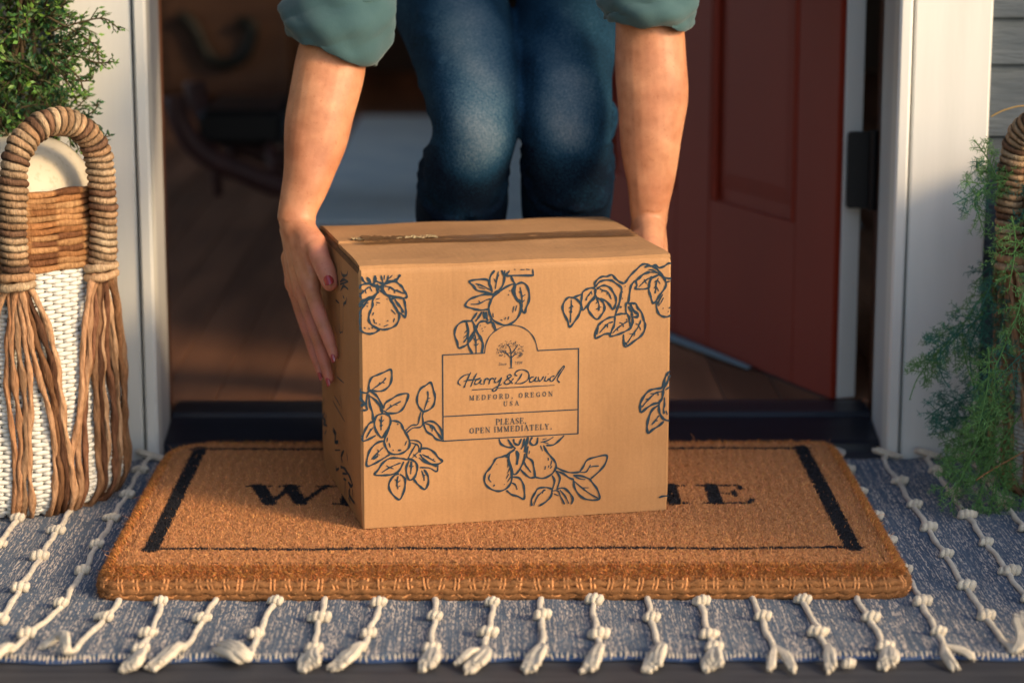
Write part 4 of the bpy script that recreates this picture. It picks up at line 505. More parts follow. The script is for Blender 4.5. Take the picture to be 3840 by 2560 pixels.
# braided jute edge
M['jute'] = mat('jute_rope', (.86, .86, .86), (.55, .55, .55), rough=.9, scale=(300, 300, 300), attr='col', spec=.15)
br = MB(); jc = np.array((.40, .18, .070))
for (ins, z, r, k) in ((-.0026, .0240, .0042, .8), (-.0036, .0175, .0046, .7), (-.0022, ZR+.0036, .0050, .65)):
    q = resample(outline(ins, 14, .01), 900); br.tube([(a, b, z+.0008*sin(i*.7)) for i, (a, b) in enumerate(q)], [r*(1+.12*sin(i*1.1)) for i in range(900)], 9, c=tuple(jc*k), closed=True, mod=lambda i, a: 1+.16*sin(3*a+i*1.25))
per = sum(math.hypot(*(O_[(i+1) % 4000]-O_[i])) for i in range(4000)); ns_ = int(per/.0163)
for i in range(ns_):
    p = int(i*4000/ns_+rnd.uniform(-4, 4)) % 4000; no = NO[p]; tn = np.array((-no[1], no[0])); jit = rnd.uniform(-.0022, .0022); kk = rnd.uniform(1.1, 2.0)
    for s_ in (-.0016, .0016):
        path = []
        for (o, z, l) in ((.001, .0300, 0), (.0056, .0255, .1), (.0070, .0215, .5), (.0058, .0150, .9)): path.append((O_[p][0]+no[0]*(o+.0024)+tn[0]*(s_*1.3+jit*1.8*l), O_[p][1]+no[1]*(o+.0024)+tn[1]*(s_*1.3+jit*1.8*l), z))
        br.tube(cr(path, 3), .0015, 6, c=tuple(jc*kk*rnd.uniform(.85, 1.15)))
    path = [(O_[p][0]+no[0]*(.0064+o)+tn[0]*t, O_[p][1]+no[1]*(.0064+o)+tn[1]*t, z) for (t, o, z) in ((0, .0015, .0150), (.004, .002, .0112), (.009, .002, .0120), (.0145, .001, .0160))]
    br.tube(cr(path, 3), .0015, 6, c=tuple(jc*kk))
n = 64000; ii = rng.integers(0, 4000, n); V, F, C = fibres(np.stack([O_[ii, 0]+NO[ii, 0]*.005, O_[ii, 1]+NO[ii, 1]*.005, rng.uniform(.009, .027, n)], 1), np.stack([NO[ii, 0]*.5-NO[ii, 1]*rng.choice((-1, 1), n), NO[ii, 1]*.5+NO[ii, 0]*rng.choice((-1, 1), n), rng.uniform(-.4, .4, n)], 1), .005, .011, .0007, .55, np.clip(coir*1.05*rng.lognormal(0, .35, (n, 1)), 0, .8)*np.ones((1, 3))); br.add(V, F, C)
part(br, 'braided_edge', M['jute'], dm)
# ================= CARDBOARD BOX =================
BW, BD, BH, BT = .3582, .2977, .3011, .2173
BO = Vector((-.156, 2.5727, .042)); cu, su = cos(BT), sin(BT)
BM = Matrix(((cu, -su, 0, BO.x), (su, cu, 0, BO.y), (0, 0, 1, BO.z), (0, 0, 0, 1)))
bx = empty('cardboard_box', tuple(BO)); bx.rotation_euler = (0, 0, BT); tag(bx, 'closed brown cardboard box with dark blue pear print, held in both hands on the doormat', 'box')
def bpart(mb, name, m, par=None, smooth=False):
    o = mb.build(name, m, None, smooth); o.parent = par or bx; return o
def card_mat():
    m = mat('kraft_cardboard', (.44, .232, .100), (.335, .172, .073), rough=.72, scale=(6, 6, 5), detail=6, spec=.25)
    nt = m.node_tree; N = nt.nodes; L = nt.links; b = N['Principled BSDF']; tc = N.new('ShaderNodeTexCoord')
    def ns(s, d=3):
        mp = N.new('ShaderNodeMapping'); mp.inputs['Scale'].default_value = s; L.new(tc.outputs['Object'], mp.inputs[0]); n = N.new('ShaderNodeTexNoise'); n.inputs['Scale'].default_value = 1; n.inputs['Detail'].default_value = d; L.new(mp.outputs[0], n.inputs[0]); return n
    n1 = ns((170, 170, 7), 2); n2 = ns((14, 14, 9), 4); n3 = ns((420, 420, 420), 2)
    wv = N.new('ShaderNodeTexWave'); wv.wave_type = 'BANDS'; wv.bands_direction = 'X'; wv.inputs['Scale'].default_value = 42; wv.inputs['Distortion'].default_value = .6; L.new(tc.outputs['Object'], wv.inputs[0])
    ad = N.new('ShaderNodeMath'); ad.operation = 'MULTIPLY_ADD'; ad.inputs[1].default_value = .25; L.new(wv.outputs['Fac'], ad.inputs[0]); L.new(n1.outputs['Fac'], ad.inputs[2])
    bp = N.new('ShaderNodeBump'); bp.inputs['Strength'].default_value = .35; bp.inputs['Distance'].default_value = .0006; L.new(ad.outputs[0], bp.inputs['Height'])
    b2 = N.new('ShaderNodeBump'); b2.inputs['Strength'].default_value = .6; b2.inputs['Distance'].default_value = .006; L.new(n2.outputs['Fac'], b2.inputs['Height']); L.new(bp.outputs[0], b2.inputs['Normal']); L.new(b2.outputs[0], b.inputs['Normal'])
    src = b.inputs['Base Color'].links[0].from_socket; r = N.new('ShaderNodeValToRGB'); r.color_ramp.elements[0].color = (.86, .86, .86, 1); r.color_ramp.elements[1].color = (1.1, 1.1, 1.1, 1); L.new(n3.outputs['Fac'], r.inputs[0])
    mx = N.new('ShaderNodeMix'); mx.data_type = 'RGBA'; mx.blend_type = 'MULTIPLY'; mx.inputs[0].default_value = 1; L.new(src, mx.inputs[6]); L.new(r.outputs[0], mx.inputs[7]); L.new(mx.outputs[2], b.inputs['Base Color'])
    return m
M['card'] = card_mat(); M['cardedge'] = mat('card_edge_gap_shade', (.20, .11, .05), (.10, .055, .03), rough=.9, scale=(200, 200, 200))
# body: slightly bulging panels with soft folded corners
m = MB(); nU, nZ = 24, 14; r = .003
per_ = []
def side(p, q, nrm, k):
    return [(p[0]+(q[0]-p[0])*i/k, p[1]+(q[1]-p[1])*i/k, nrm, sin(pi*i/k)) for i in range(k)]
per_ += side((r, 0), (BW-r, 0), (0, -1), nU)+side((BW, r), (BW, BD-r), (1, 0), nU)+side((BW-r, BD), (r, BD), (0, 1), nU)+side((0, BD-r), (0, r), (-1, 0), nU)
def reorder():
    pass
V = []; n = 0
cor = [((r, 0), (BW-r, 0), (0, -1)), ((BW, r), (BW, BD-r), (1, 0)), ((BW-r, BD), (r, BD), (0, 1)), ((0, BD-r), (0, r), (-1, 0))]
ring = []
for (p, q, nrm) in cor:
    for i in range(nU+1): t = i/nU; ring.append((p[0]+(q[0]-p[0])*t, p[1]+(q[1]-p[1])*t, nrm, sin(pi*t)**.8))
n = len(ring); ht = BH-.0045
zr = [(ht-.007)*j/(nZ-4) for j in range(nZ-3)]+[ht-.0045, ht-.0022, ht-.0008, ht]
for j in range(nZ+1):
    z = zr[j]; bz = sin(pi*min(1, z/(ht-.004))); ins = {0: .0015, nZ-3: .0003, nZ-2: .0011, nZ-1: .0022, nZ: .0040}.get(j, 0)
    for (x, y, nr, s_) in ring: b = .0016*s_*bz-ins; V.append((x+nr[0]*b, y+nr[1]*b, z))
F = [(j*n+i, j*n+(i+1) % n, (j+1)*n+(i+1) % n, (j+1)*n+i) for j in range(nZ) for i in range(n)]
F += [tuple(range(n-1, -1, -1)), tuple(nZ*n+i for i in range(n))]
m.add(V, F); bpart(m, 'body', M['card'], None, False)
# flaps: folded over, meeting in the middle
def flap(y0, y1, fold_y, zc, lift, jag):
    m = MB(); nx = 30; V = []; yy = np.linspace(0, 1, 7); t_ = .0042
    for i in range(nx+1):
        x = .0012+(BW-.0024)*i/nx
        for k in yy:
            y = y0+(y1-y0)*k; e = abs(y-fold_y)/abs(y1-y0) if abs(y1-y0) else 0
            z = zc+lift*e*(1-i/nx)*(1-i/nx)+.0007*sin(x*40+y*30)-.0022*max(0, 1-e*14)
            x2 = x
            V.append((x2, y, z))
    nt_ = len(V); V += [(a, b, c-t_) for a, b, c in V]; w_ = 7
    F = []
    for i in range(nx):
        for k in range(w_-1):
            a = i*w_+k; F.append((a, a+w_, a+w_+1, a+1)); F.append((nt_+a+1, nt_+a+w_+1, nt_+a+w_, nt_+a))
    for k in range(w_-1): F.append((k, k+1, nt_+k+1, nt_+k)); a = nx*w_+k; F.append((a+1, a, nt_+a, nt_+a+1))
    for i in range(nx): a = i*w_; F.append((a+w_, a, nt_+a, nt_+a+w_)); a += w_-1; F.append((a, a+w_, nt_+a+w_, nt_+a))
    m.add(V, F); return m
ZF = BH-.0002
bpart(flap(.0018, BD/2-.0014, 0, ZF, .0008, 0), 'top_flap', M['card'])
bpart(flap(BD/2+.0014, BD+.0004, BD, ZF+.0004, .0030, 0), 'top_flap', M['card'])
m = MB(); m.box((.0035, BD/2-.0016, BH-.0062), (BW-.0035, BD/2+.0016, BH-.0034)); m.box((-.0004, .004, BH-.0105), (.0006, BD-.004, BH-.0045)); m.box((BW-.0006, .004, BH-.0105), (BW+.0004, BD-.004, BH-.0045))  # dark cut edges, with the shadow of the flap gaps painted in
bpart(m, 'edge_and_gap_shade', M['cardedge'])
# clear packing tape along the seam, wrinkled and folded at its left end
tp = bpy.data.materials.new('clear_brown_tape'); tp.use_nodes = True; b = tp.node_tree.nodes['Principled BSDF']; b.inputs['Base Color'].default_value = (.20, .105, .05, 1); b.inputs['Roughness'].default_value = .22; b.inputs['Specular IOR Level'].default_value = .5; b.inputs['Alpha'].default_value = .72
m = MB(); nx = 90; V = []
for i in range(nx+1):
    x = .028+(BW-.030)*i/nx; wr = max(0, 1-i/26)
    for k, q in enumerate((-1, -.6, -.15, .15, .6, 1)):
        y = BD/2-.004+q*.021+wr*.002*sin(i*1.3); z = BH+.0022+.0003*sin(i*.7+k)+wr*rnd.uniform(0, .0026)-(.0012 if abs(q) < .3 else 0)*(i > 26)
        if i < 26: z += .0022*(1-i/26)
        V.append((x, y, z))
m.add(V, [(i*6+k, (i+1)*6+k, (i+1)*6+k+1, i*6+k+1) for i in range(nx) for k in range(5)]); bpart(m, 'packing_tape', tp, None, True)
m = MB(); V = []
tw = mat('wrinkled_tape_end', (.55, .42, .22), (.36, .22, .11), rough=.25, scale=(60, 200, 60), lo=.42, hi=.6, spec=.6)
for i in range(41):
    x = .018+.10*i/40
    for k in range(5): V.append((x, BD/2-.002+.0045*k+.0016*sin(i*.9), BH+.0034+rnd.uniform(0, .0009)+.0005*sin(i*1.7+k*2)))
m.add(V, [(i*5+k, (i+1)*5+k, (i+1)*5+k+1, i*5+k+1) for i in range(40) for k in range(4)]); bpart(m, 'crumpled_tape_end', tw, None, False)
# ---------- printing ----------
def ribbon(mb, P, w_, place, k=5, straight=False):
    P = [np.array(p) for p in P]
    Q = P if straight or len(P) < 3 else [np.array(q) for q in cr(P, k)]
    if len(Q) == 2 and not straight: Q = [Q[0], (Q[0]+Q[1])/2, Q[1]]
    n = len(Q); V = []
    for i in range(n):
        t = Q[min(i+1, n-1)]-Q[max(i-1, 0)]; L_ = np.linalg.norm(t); t = t/L_ if L_ > 1e-9 else np.array((1, 0)); nn = np.array((-t[1], t[0]))
        h = w_/2*(1 if straight else (.88+.24*sin(i*.8+len(Q))))
        if not straight and i in (0, n-1): h *= .62
        a = Q[i]+nn*h; b = Q[i]-nn*h
        if i == 0: a = a-t*h*.5; b = b-t*h*.5
        if i == n-1: a = a+t*h*.5; b = b+t*h*.5
        V += [place(a), place(b)]
    mb.add(V, [(2*i, 2*i+1, 2*i+3, 2*i+2) for i in range(n-1)])
def bulge(u, L_): return max(0, sin(pi*max(0, min(1, u/L_))))
lay = [0]
def front(p):
    lay[0] += 1
    return (p[0], -.0006-(.0016*bulge(p[0], BW)**.8*bulge(p[1], BH-.0045))-(lay[0] % 97)*2e-6, p[1])
def leftf(p): return (-.0004-.0016*bulge(BD-p[0], BD)**.8*bulge(p[1], BH-.0045), BD-p[0], p[1])
FL, FR_, FB, FM, FT = .0932, .2497, .0974, .1256, .1961
ink = mat('dark_blue_ink', (.006, .022, .040), (.009, .030, .052), rough=.6, scale=(120, 120, 120))
ink2 = mat('text_ink', (.045, .050, .058), rough=.65)
grp = {}
for s_ in ART:
    w_ = s_[0]/1e4*1.42; P = [(s_[i]/1e4, s_[i+1]/1e4) for i in range(1, len(s_), 2)]
    cu_, cv_ = sum(p[0] for p in P)/len(P), sum(p[1] for p in P)/len(P); ins_ = FL < cu_ < FR_ and FB < cv_ < FT or (.142 < cu_ < .201 and FT <= cv_ < .2275 and w_ < .00185)
    if ins_: key = 'emblem_and_signature'; w_ *= .80
    else: key = ('pear_branch', 9) if (cu_ > .33 and cv_ < .05) else ('pear_branch', 0 if cu_ < .09 else (1 if cu_ < .225 else 2), 0 if cv_ > (.15 if cu_ < .27 else .175) else 1)
    ribbon(grp.setdefault(key, MB()), P, w_, front)
for k_, m in grp.items(): bpart(m, k_ if isinstance(k_, str) else k_[0], ink)
FL, FR_, FB, FM, FT = .0932, .2497, .0974, .1256, .1961
m = MB()
for P in (((.1410, FT), (FL, FT)), ((FL, FT), (FL, FB)), ((FL, FB), (FR_, FB)), ((FR_, FB), (FR_, FT)), ((FR_, FT), (.2020, FT)), ((FL, FM), (FR_, FM))): ribbon(m, P, .00125, front, straight=True)
bpart(m, 'label_frame', ink)
# small serif lettering
t, T = .075, .17
SG = {
 'M': (1.12, [(.16, 0, .16, 1, t), (.16, 1, .52, .08, T), (.52, .08, .90, 1, t), (.90, 0, .90, 1, T), (.04, 0, .28, 0, t), (.76, 0, 1.04, 0, t), (.02, 1, .2, 1, t), (.88, 1, 1.04, 1, t)]),
 'E': (.78, [(.18, 0, .18, 1, T), (.04, 0, .66, 0, t), (.04, 1, .62, 1, t), (.18, .52, .5, .52, t), (.66, 0, .68, .24, t), (.62, 1, .62, .78, t), (.5, .4, .5, .64, t)]),
 'D': (.94, [(.18, 0, .18, 1, T), (.04, 0, .45, 0, t), (.04, 1, .45, 1, t), (.45, 1, .72, .84, T*.8), (.72, .84, .80, .5, T), (.80, .5, .72, .16, T), (.72, .16, .45, 0, T*.8)]),
 'F': (.72, [(.18, 0, .18, 1, T), (.04, 0, .34, 0, t), (.04, 1, .62, 1, t), (.18, .5, .5, .5, t), (.62, 1, .62, .76, t), (.5, .38, .5, .62, t)]),
 'O': (.98, [(.48, 1, .22, .84, T*.7), (.22, .84, .13, .5, T), (.13, .5, .22, .16, T), (.22, .16, .48, 0, T*.7), (.48, 0, .74, .16, T*.7), (.74, .16, .83, .5, T), (.83, .5, .74, .84, T), (.74, .84, .48, 1, T*.7)]),
 'R': (.90, [(.18, 0, .18, 1, T), (.04, 0, .34, 0, t), (.04, 1, .45, 1, t), (.45, 1, .66, .88, T*.7), (.66, .88, .66, .62, T), (.66, .62, .45, .5, t), (.45, .5, .18, .5, t), (.42, .5, .76, 0, T*.9), (.70, 0, .9, 0, t)]),
 'G': (.96, [(.78, .78, .5, 1, t), (.5, 1, .24, .86, T*.7), (.24, .86, .13, .5, T), (.13, .5, .24, .14, T), (.24, .14, .5, 0, T*.7), (.5, 0, .78, .1, t), (.78, .04, .78, .42, T), (.62, .42, .9, .42, t), (.78, 1, .78, .72, t)]),
 'N': (.98, [(.16, 0, .16, 1, t), (.16, 1, .80, 0, T), (.80, 0, .80, 1, t), (.04, 0, .3, 0, t), (.02, 1, .2, 1, t), (.66, 1, .94, 1, t)]),
 'U': (.94, [(.18, 1, .18, .3, T), (.18, .3, .28, .06, T*.8), (.28, .06, .48, 0, t), (.48, 0, .68, .06, t), (.68, .06, .76, .3, t), (.76, .3, .76, 1, t), (.04, 1, .34, 1, t), (.62, 1, .9, 1, t)]),
 'S': (.70, [(.56, .8, .5, .94, t), (.5, .94, .32, 1, t), (.32, 1, .14, .86, T*.7), (.14, .86, .18, .62, T*.8), (.18, .62, .5, .42, T), (.5, .42, .58, .2, T*.8), (.58, .2, .38, 0, T*.7), (.38, 0, .14, .06, t), (.12, .02, .12, .26, t), (.56, .78, .56, .98, t)]),
 'A': (.94, [(.12, 0, .46, 1, t), (.46, 1, .80, 0, T), (.24, .34, .66, .34, t), (0, 0, .26, 0, t), (.64, 0, .94, 0, t)]),
 'P': (.78, [(.18, 0, .18, 1, T), (.04, 0, .34, 0, t), (.04, 1, .45, 1, t), (.45, 1, .66, .88, T*.7), (.66, .88, .66, .58, T), (.66, .58, .45, .46, t), (.45, .46, .18, .46, t)]),
 'L': (.74, [(.18, 0, .18, 1, T), (.04, 0, .66, 0, t), (.04, 1, .34, 1, t), (.66, 0, .68, .28, t)]),
 'I': (.40, [(.18, 0, .18, 1, T), (.02, 0, .34, 0, t), (.02, 1, .34, 1, t)]),
 'T': (.82, [(.38, 0, .38, 1, T), (.22, 0, .54, 0, t), (.04, 1, .72, 1, t), (.04, 1, .04, .76, t), (.72, 1, .72, .76, t)]),
 'Y': (.90, [(.14, 1, .44, .46, T), (.44, .46, .76, 1, t), (.44, .46, .44, 0, T), (.28, 0, .6, 0, t), (.02, 1, .28, 1, t), (.62, 1, .88, 1, t)]),
 ',': (.44, [(.20, .07, .20, -.03, T*1.1), (.21, 0, .13, -.24, t)]), '.': (.40, [(.18, -.02, .18, .10, T*1.1)]), ' ': (.36, []),
 's': (0, []), }
def text(mb, st, u0, v0, u1, v1, h, wt=1., track=0):
    tot = sum(SG[c][0]*h for c in st); gap = (math.hypot(u1-u0, v1-v0)-tot)/max(1, len(st)-1)
    sx = 1
    if gap < 0: sx = math.hypot(u1-u0, v1-v0)/(tot); gap = 0
    e = np.array((u1-u0, v1-v0)); e = e/np.linalg.norm(e); f = np.array((-e[1], e[0])); x = 0
    for c in st:
        adv, ss = SG[c]
        for (a, b, c_, d_, w_) in ss:
            P = [np.array((u0, v0))+e*(x+a*h*sx)+f*b*h, np.array((u0, v0))+e*(x+c_*h*sx)+f*d_*h]
            dx = P[1]-P[0]; L_ = np.linalg.norm(dx); ww = w_*h*wt*sx if w_ > .1 else max(w_*h*wt, .00042)
            dx = dx/L_*ww*.25; ribbon(mb, [P[0]-dx, P[1]+dx], ww, front, straight=True)
        x += adv*h*sx+gap
m = MB(); text(m, 'MEDFORD, OREGON', .1234, .14285, .2198, .14305, .0052, .95); text(m, 'USA', .1626, .1343, .1805, .1342, .0051, .95); bpart(m, 'address_lettering', ink2)
m = MB(); text(m, 'PLEASE,', .1536, .1131, .1898, .1129, .0064, .95); text(m, 'OPEN IMMEDIATELY.', .1232, .1046, .2193, .1046, .0060, .95); bpart(m, 'request_lettering', ink2)
# tiny italic "Since 1934" on both sides of the tree emblem
m = MB()
def pol(P, u, v, h, w_=.00045): ribbon(m, [(u+(a+.25*b)*h, v+b*h) for a, b in P], w_, front, 3)
u, v, h = .1570, .1812, .0030
for P, dx in (([(.62, .85), (.4, 1), (.15, .85), (.2, .6), (.5, .4), (.5, .12), (.25, 0), (.02, .12)], 0), ([(.1, .6), (.1, 0)], .72), ([(.1, .9), (.12, .92)], .72), ([(.1, .6), (.1, 0), (.1, .45), (.35, .6), (.5, .5), (.5, 0)], 1.02), ([(.5, .5), (.3, .6), (.08, .35), (.2, .02), (.5, .08)], 1.75), ([(.08, .32), (.5, .34), (.3, .6), (.08, .35), (.2, .02), (.5, .08)], 2.4)): pol(P, u+dx*h, v, h)
u, v, h = .1752, .1813, .0034
for P, dx in (([(.1, .8), (.3, 1), (.3, 0)], 0), ([(.5, .6), (.2, .55), (.15, .9), (.45, .95), (.5, .6), (.4, .1), (.15, 0)], .62), ([(.1, .95), (.45, .95), (.3, .6), (.5, .3), (.3, 0), (.05, .08)], 1.35), ([(.4, 0), (.4, 1), (.05, .3), (.55, .3)], 2.05)): pol(P, u+dx*h, v, h)
bpart(m, 'date_lettering', ink2)
grp = {}
for s_ in ART2:
    P = [(s_[i]/1e4, s_[i+1]/1e4) for i in range(1, len(s_), 2)]; ribbon(grp.setdefault(sum(p[1] for p in P)/len(P) > .17, MB()), P, s_[0]/1e4*1.8, leftf)
for m in grp.values(): bpart(m, 'side_print', ink)
# ================= PERSON =================
K = 1.6327
def D(u, v, y): return Vector(at(u*K, v*K, y))      # photograph position measured at depth y
pr = empty('person', (.0, 3.15, .035)); tag(pr, 'crouching person in blue jeans and rolled teal sleeves, setting the cardboard box down', 'person')
def voxel(mb, name, m, size, smooth=6, fac=.5, decide=None):
    tmp = mb.build('tmp', m, None, True); r = tmp.modifiers.new('r', 'REMESH'); r.mode = 'VOXEL'; r.voxel_size = size; r.use_smooth_shade = True
    if smooth: s = tmp.modifiers.new('s', 'SMOOTH'); s.iterations = smooth; s.factor = fac
    dg = bpy.context.evaluated_depsgraph_get(); me = bpy.data.meshes.new_from_object(tmp.evaluated_get(dg)); me.name = name
    bpy.data.objects.remove(tmp)
    me.materials.clear(); me.materials.append(m); me.polygons.foreach_set('use_smooth', [True]*len(me.polygons))
    o = bpy.data.objects.new(name, me); col.objects.link(o); return o
def verts(me): a = np.zeros(len(me.vertices)*3); me.vertices.foreach_get('co', a); return a.reshape(-1, 3)
def chain(mb, pts, n=18, k=5, ell=1.0, up=(0, 0, 1)):
    # pts: (Vector, radius) pairs along a limb, rounded at both ends
    P = cr([tuple(p) for p, r in pts], k); R = [float(q[0]) for q in cr([(r, 0, 0) for p, r in pts], k)]
    a = Vector(P[0]); b = Vector(P[1]); c = Vector(P[-1]); d = Vector(P[-2])
    e0 = (a-b).normalized(); e1 = (c-d).normalized(); r0, r1 = R[0], R[-1]
    P = [tuple(a+e0*r0*sin(t)) for t in (1.45, 1.1, .6)]+P+[tuple(c+e1*r1*sin(t)) for t in (.6, 1.1, 1.45)]
    R = [r0*cos(t) for t in (1.45, 1.1, .6)]+R+[r1*cos(t) for t in (.6, 1.1, 1.45)]
    mb.tube(P, [(r, r*ell) for r in R], n, up=up)
b = MB()
# --- left-of-picture arm (her right): wrist to elbow to shoulder
def hw(p, y): return p*K/FX*sqrt(y*y+.3)  # half width in the photo -> metres
def hwm(p, y): return p*K*(y*1.02)/FX
WL = D(684, 498, 2.800)
armL = [(D(683, 512, 2.797), hwm(41, 2.8)), (D(686, 480, 2.803), hwm(44, 2.8)), (D(696, 440, 2.81), hwm(51, 2.81)), (D(708, 395, 2.818), hwm(59, 2.82)), (D(723, 330, 2.83), hwm(70, 2.83)), (D(738, 250, 2.845), hwm(78, 2.85)), (D(752, 180, 2.86), hwm(80, 2.86)), (D(768, 100, 2.875), hwm(76, 2.88)), (D(785, 20, 2.89), hwm(70, 2.89)), (D(800, -90, 2.93), hwm(70, 2.93)), (Vector((-.20, 3.03, .86)), .050), (Vector((-.16, 3.08, .93)), .058)]
armR = [(D(1492, 512, 2.880), hwm(40, 2.88)), (D(1491, 470, 2.878), hwm(46, 2.88)), (D(1494, 420, 2.878), hwm(54, 2.88)), (D(1495, 350, 2.882), hwm(66, 2.88)), (D(1496, 280, 2.888), hwm(75, 2.89)), (D(1498, 200, 2.893), hwm(81, 2.9)), (D(1495, 120, 2.90), hwm(80, 2.9)), (D(1490, 50, 2.905), hwm(76, 2.91)), (D(1485, -20, 2.92), hwm(72, 2.92)), (D(1470, -110, 2.95), hwm(70, 2.95)), (Vector((.20, 3.04, .86)), .050), (Vector((.16, 3.09, .93)), .058)]
chain(b, armL, 26, ell=.86, up=(1, 0, 0)); chain(b, armR, 26, ell=.86, up=(1, 0, 0))
# --- hand on the left face of the box (px measured on the photo in 3840 units, depth y)
def Q(u, v, y): return Vector(at(u, v, y))
def c8(x, yy, d): return Q(980+x*.4592, 780+yy*.4592, d)
HL = {
 'index': ([c8(330, 420, 2.782), c8(405, 650, 2.762), c8(478, 880, 2.725), c8(548, 1060, 2.712), c8(592, 1200, 2.706)], [.0105, .0100, .0086, .0076, .0062]),
 'middle': ([c8(290, 440, 2.792), c8(345, 680, 2.785), c8(425, 950, 2.762), c8(508, 1210, 2.746), c8(556, 1395, 2.738)], [.0108, .0100, .0088, .0078, .0062]),
 'ring': ([c8(255, 430, 2.805), c8(300, 690, 2.805), c8(370, 960, 2.795), c8(440, 1190, 2.782), c8(492, 1350, 2.772)], [.0105, .0096, .0083, .0073, .0058]),
 'little': ([c8(225, 400, 2.815), c8(262, 620, 2.828), c8(322, 850, 2.835), c8(372, 1010, 2.828), c8(412, 1130, 2.820)], [.0100, .0088, .0074, .0065, .0052]),
 'thumb': ([c8(330, 230, 2.788), c8(425, 300, 2.770), c8(482, 420, 2.748), c8(530, 520, 2.728), c8(560, 612, 2.716)], [.0165, .0152, .0124, .0118, .0100])}
for k, (P, R) in HL.items(): chain(b, list(zip(P, R)), 16, 4)
wr = c8(300, 130, 2.798)
for k, tgt, r0, r1 in (('index', 1, .021, .0125), ('middle', 1, .022, .0128), ('ring', 1, .021, .0122), ('little', 1, .019, .0110), ('thumb', 1, .020, .0165)):
    P = HL[k][0]; p0 = wr.lerp(P[0], .15); chain(b, [(p0, r0), (p0.lerp(P[tgt], .5), (r0+r1)/2*.92), (P[tgt], r1)], 16, 4)
# web between thumb and index finger
chain(b, [(c8(360, 300, 2.778), .015), (c8(395, 430, 2.768), .011), (c8(420, 560, 2.76), .008)], 14, 3)
# --- hand on the right face of the box (mostly behind the box)
def RF(y, z, gap): return Vector((.194-(y-2.65)*.2208+gap, y, z))
wR = armR[0][0]
HR = {
 'index': [RF(2.845, .300, .024), RF(2.800, .268, .026), RF(2.772, .225, .020), RF(2.760, .198, .012), RF(2.752, .176, .0085)],
 'middle': [RF(2.862, .300, .026), RF(2.832, .262, .030), RF(2.808, .215, .022), RF(2.798, .186, .012), RF(2.790, .162, .0085)],
 'ring': [RF(2.880, .300, .026), RF(2.862, .262, .030), RF(2.845, .220, .022), RF(2.836, .192, .012), RF(2.830, .170, .0080)],
 'little': [RF(2.895, .305, .024), RF(2.890, .272, .026), RF(2.880, .240, .020), RF(2.874, .218, .012), RF(2.870, .200, .0075)],
 'thumb': [RF(2.850, .325, .022), RF(2.815, .312, .022), RF(2.785, .298, .018), RF(2.762, .288, .013), RF(2.742, .280, .0105)]}
for k, P in HR.items():
    R = HL[k][1]; chain(b, list(zip(P, R)), 16, 4)
    chain(b, [(wR.lerp(P[0], .1), .021), (wR.lerp(P[1], .55), .019), (P[1], HL[k][1][1]*1.2)], 16, 4)
# --- trunk, neck, head, legs (mostly hidden by clothes or above the picture)
chain(b, [(Vector((0, 3.42, .80)), .115), (Vector((0, 3.30, .88)), .105), (Vector((0, 3.16, .95)), .115), (Vector((0, 3.06, .99)), .10)], 24, 4)
chain(b, [(Vector((-.17, 3.08, .94)), .058), (Vector((0, 3.04, .99)), .07), (Vector((.17, 3.09, .94)), .058)], 20, 4)
chain(b, [(Vector((0, 3.03, 1.0)), .055), (Vector((0, 2.96, 1.06)), .05), (Vector((0, 2.92, 1.10)), .05)], 18, 4)
hd = Vector((0, 2.87, 1.16)); R_ = Matrix.Rotation(radians(38), 3, 'X'); b.ball(hd, (.072, .092, .112), None, 28, 20, R_)
def hp(x, y, z): return hd+R_ @ Vector((x, y, z))
b.ball(hp(0, -.020, -.062), (.052, .062, .052), None, 20, 14, R_)
chain(b, [(hp(0, -.088, .012), .007), (hp(0, -.102, -.014), .010), (hp(0, -.104, -.028), .012)], 12, 3)
for s_ in (-1, 1): b.ball(hp(.072*s_, .01, -.01), (.010, .018, .030), None, 12, 8, R_); b.ball(hp(.030*s_, -.078, .010), (.014, .012, .011), None, 12, 8, R_)
b.ball(hp(0, -.084, -.062), (.024, .012, .009), None, 12, 8, R_)
legL = [(D(1030, -120, 3.30), .084), (D(1030, -20, 3.22), .080), (D(1050, 60, 3.14), .073), (D(1080, 160, 3.06), .068), (D(1090, 260, 2.995), .058), (D(1085, 330, 2.985), .053), (D(1066, 400, 3.02), .057), (D(1062, 460, 3.06), .0600), (D(1062, 520, 3.10), .058), (Vector((-.040, 3.17, .20)), .044), (Vector((-.040, 3.22, .10)), .036)]
legR = [(D(1318, -120, 3.30), .084), (D(1312, -20, 3.22), .076), (D(1304, 60, 3.14), .068), (D(1296, 150, 3.07), .064), (D(1300, 230, 3.01), .058), (D(1302, 300, 2.995), .056), (D(1304, 370, 3.02), .059), (D(1304, 440, 3.06), .0605), (D(1302, 520, 3.10), .057), (Vector((.105, 3.17, .20)), .044), (Vector((.105, 3.22, .10)), .036)]
skinlegs = MB()
for L_ in (legL, legR): chain(b, [(p, r*.72) for p, r in L_], 20, 4)
for x in (-.045, .11):
    chain(b, [(Vector((x, 3.24, .075)), .028), (Vector((x, 3.17, .062)), .030), (Vector((x, 3.10, .052)), .016)], 16, 4, ell=1.2)
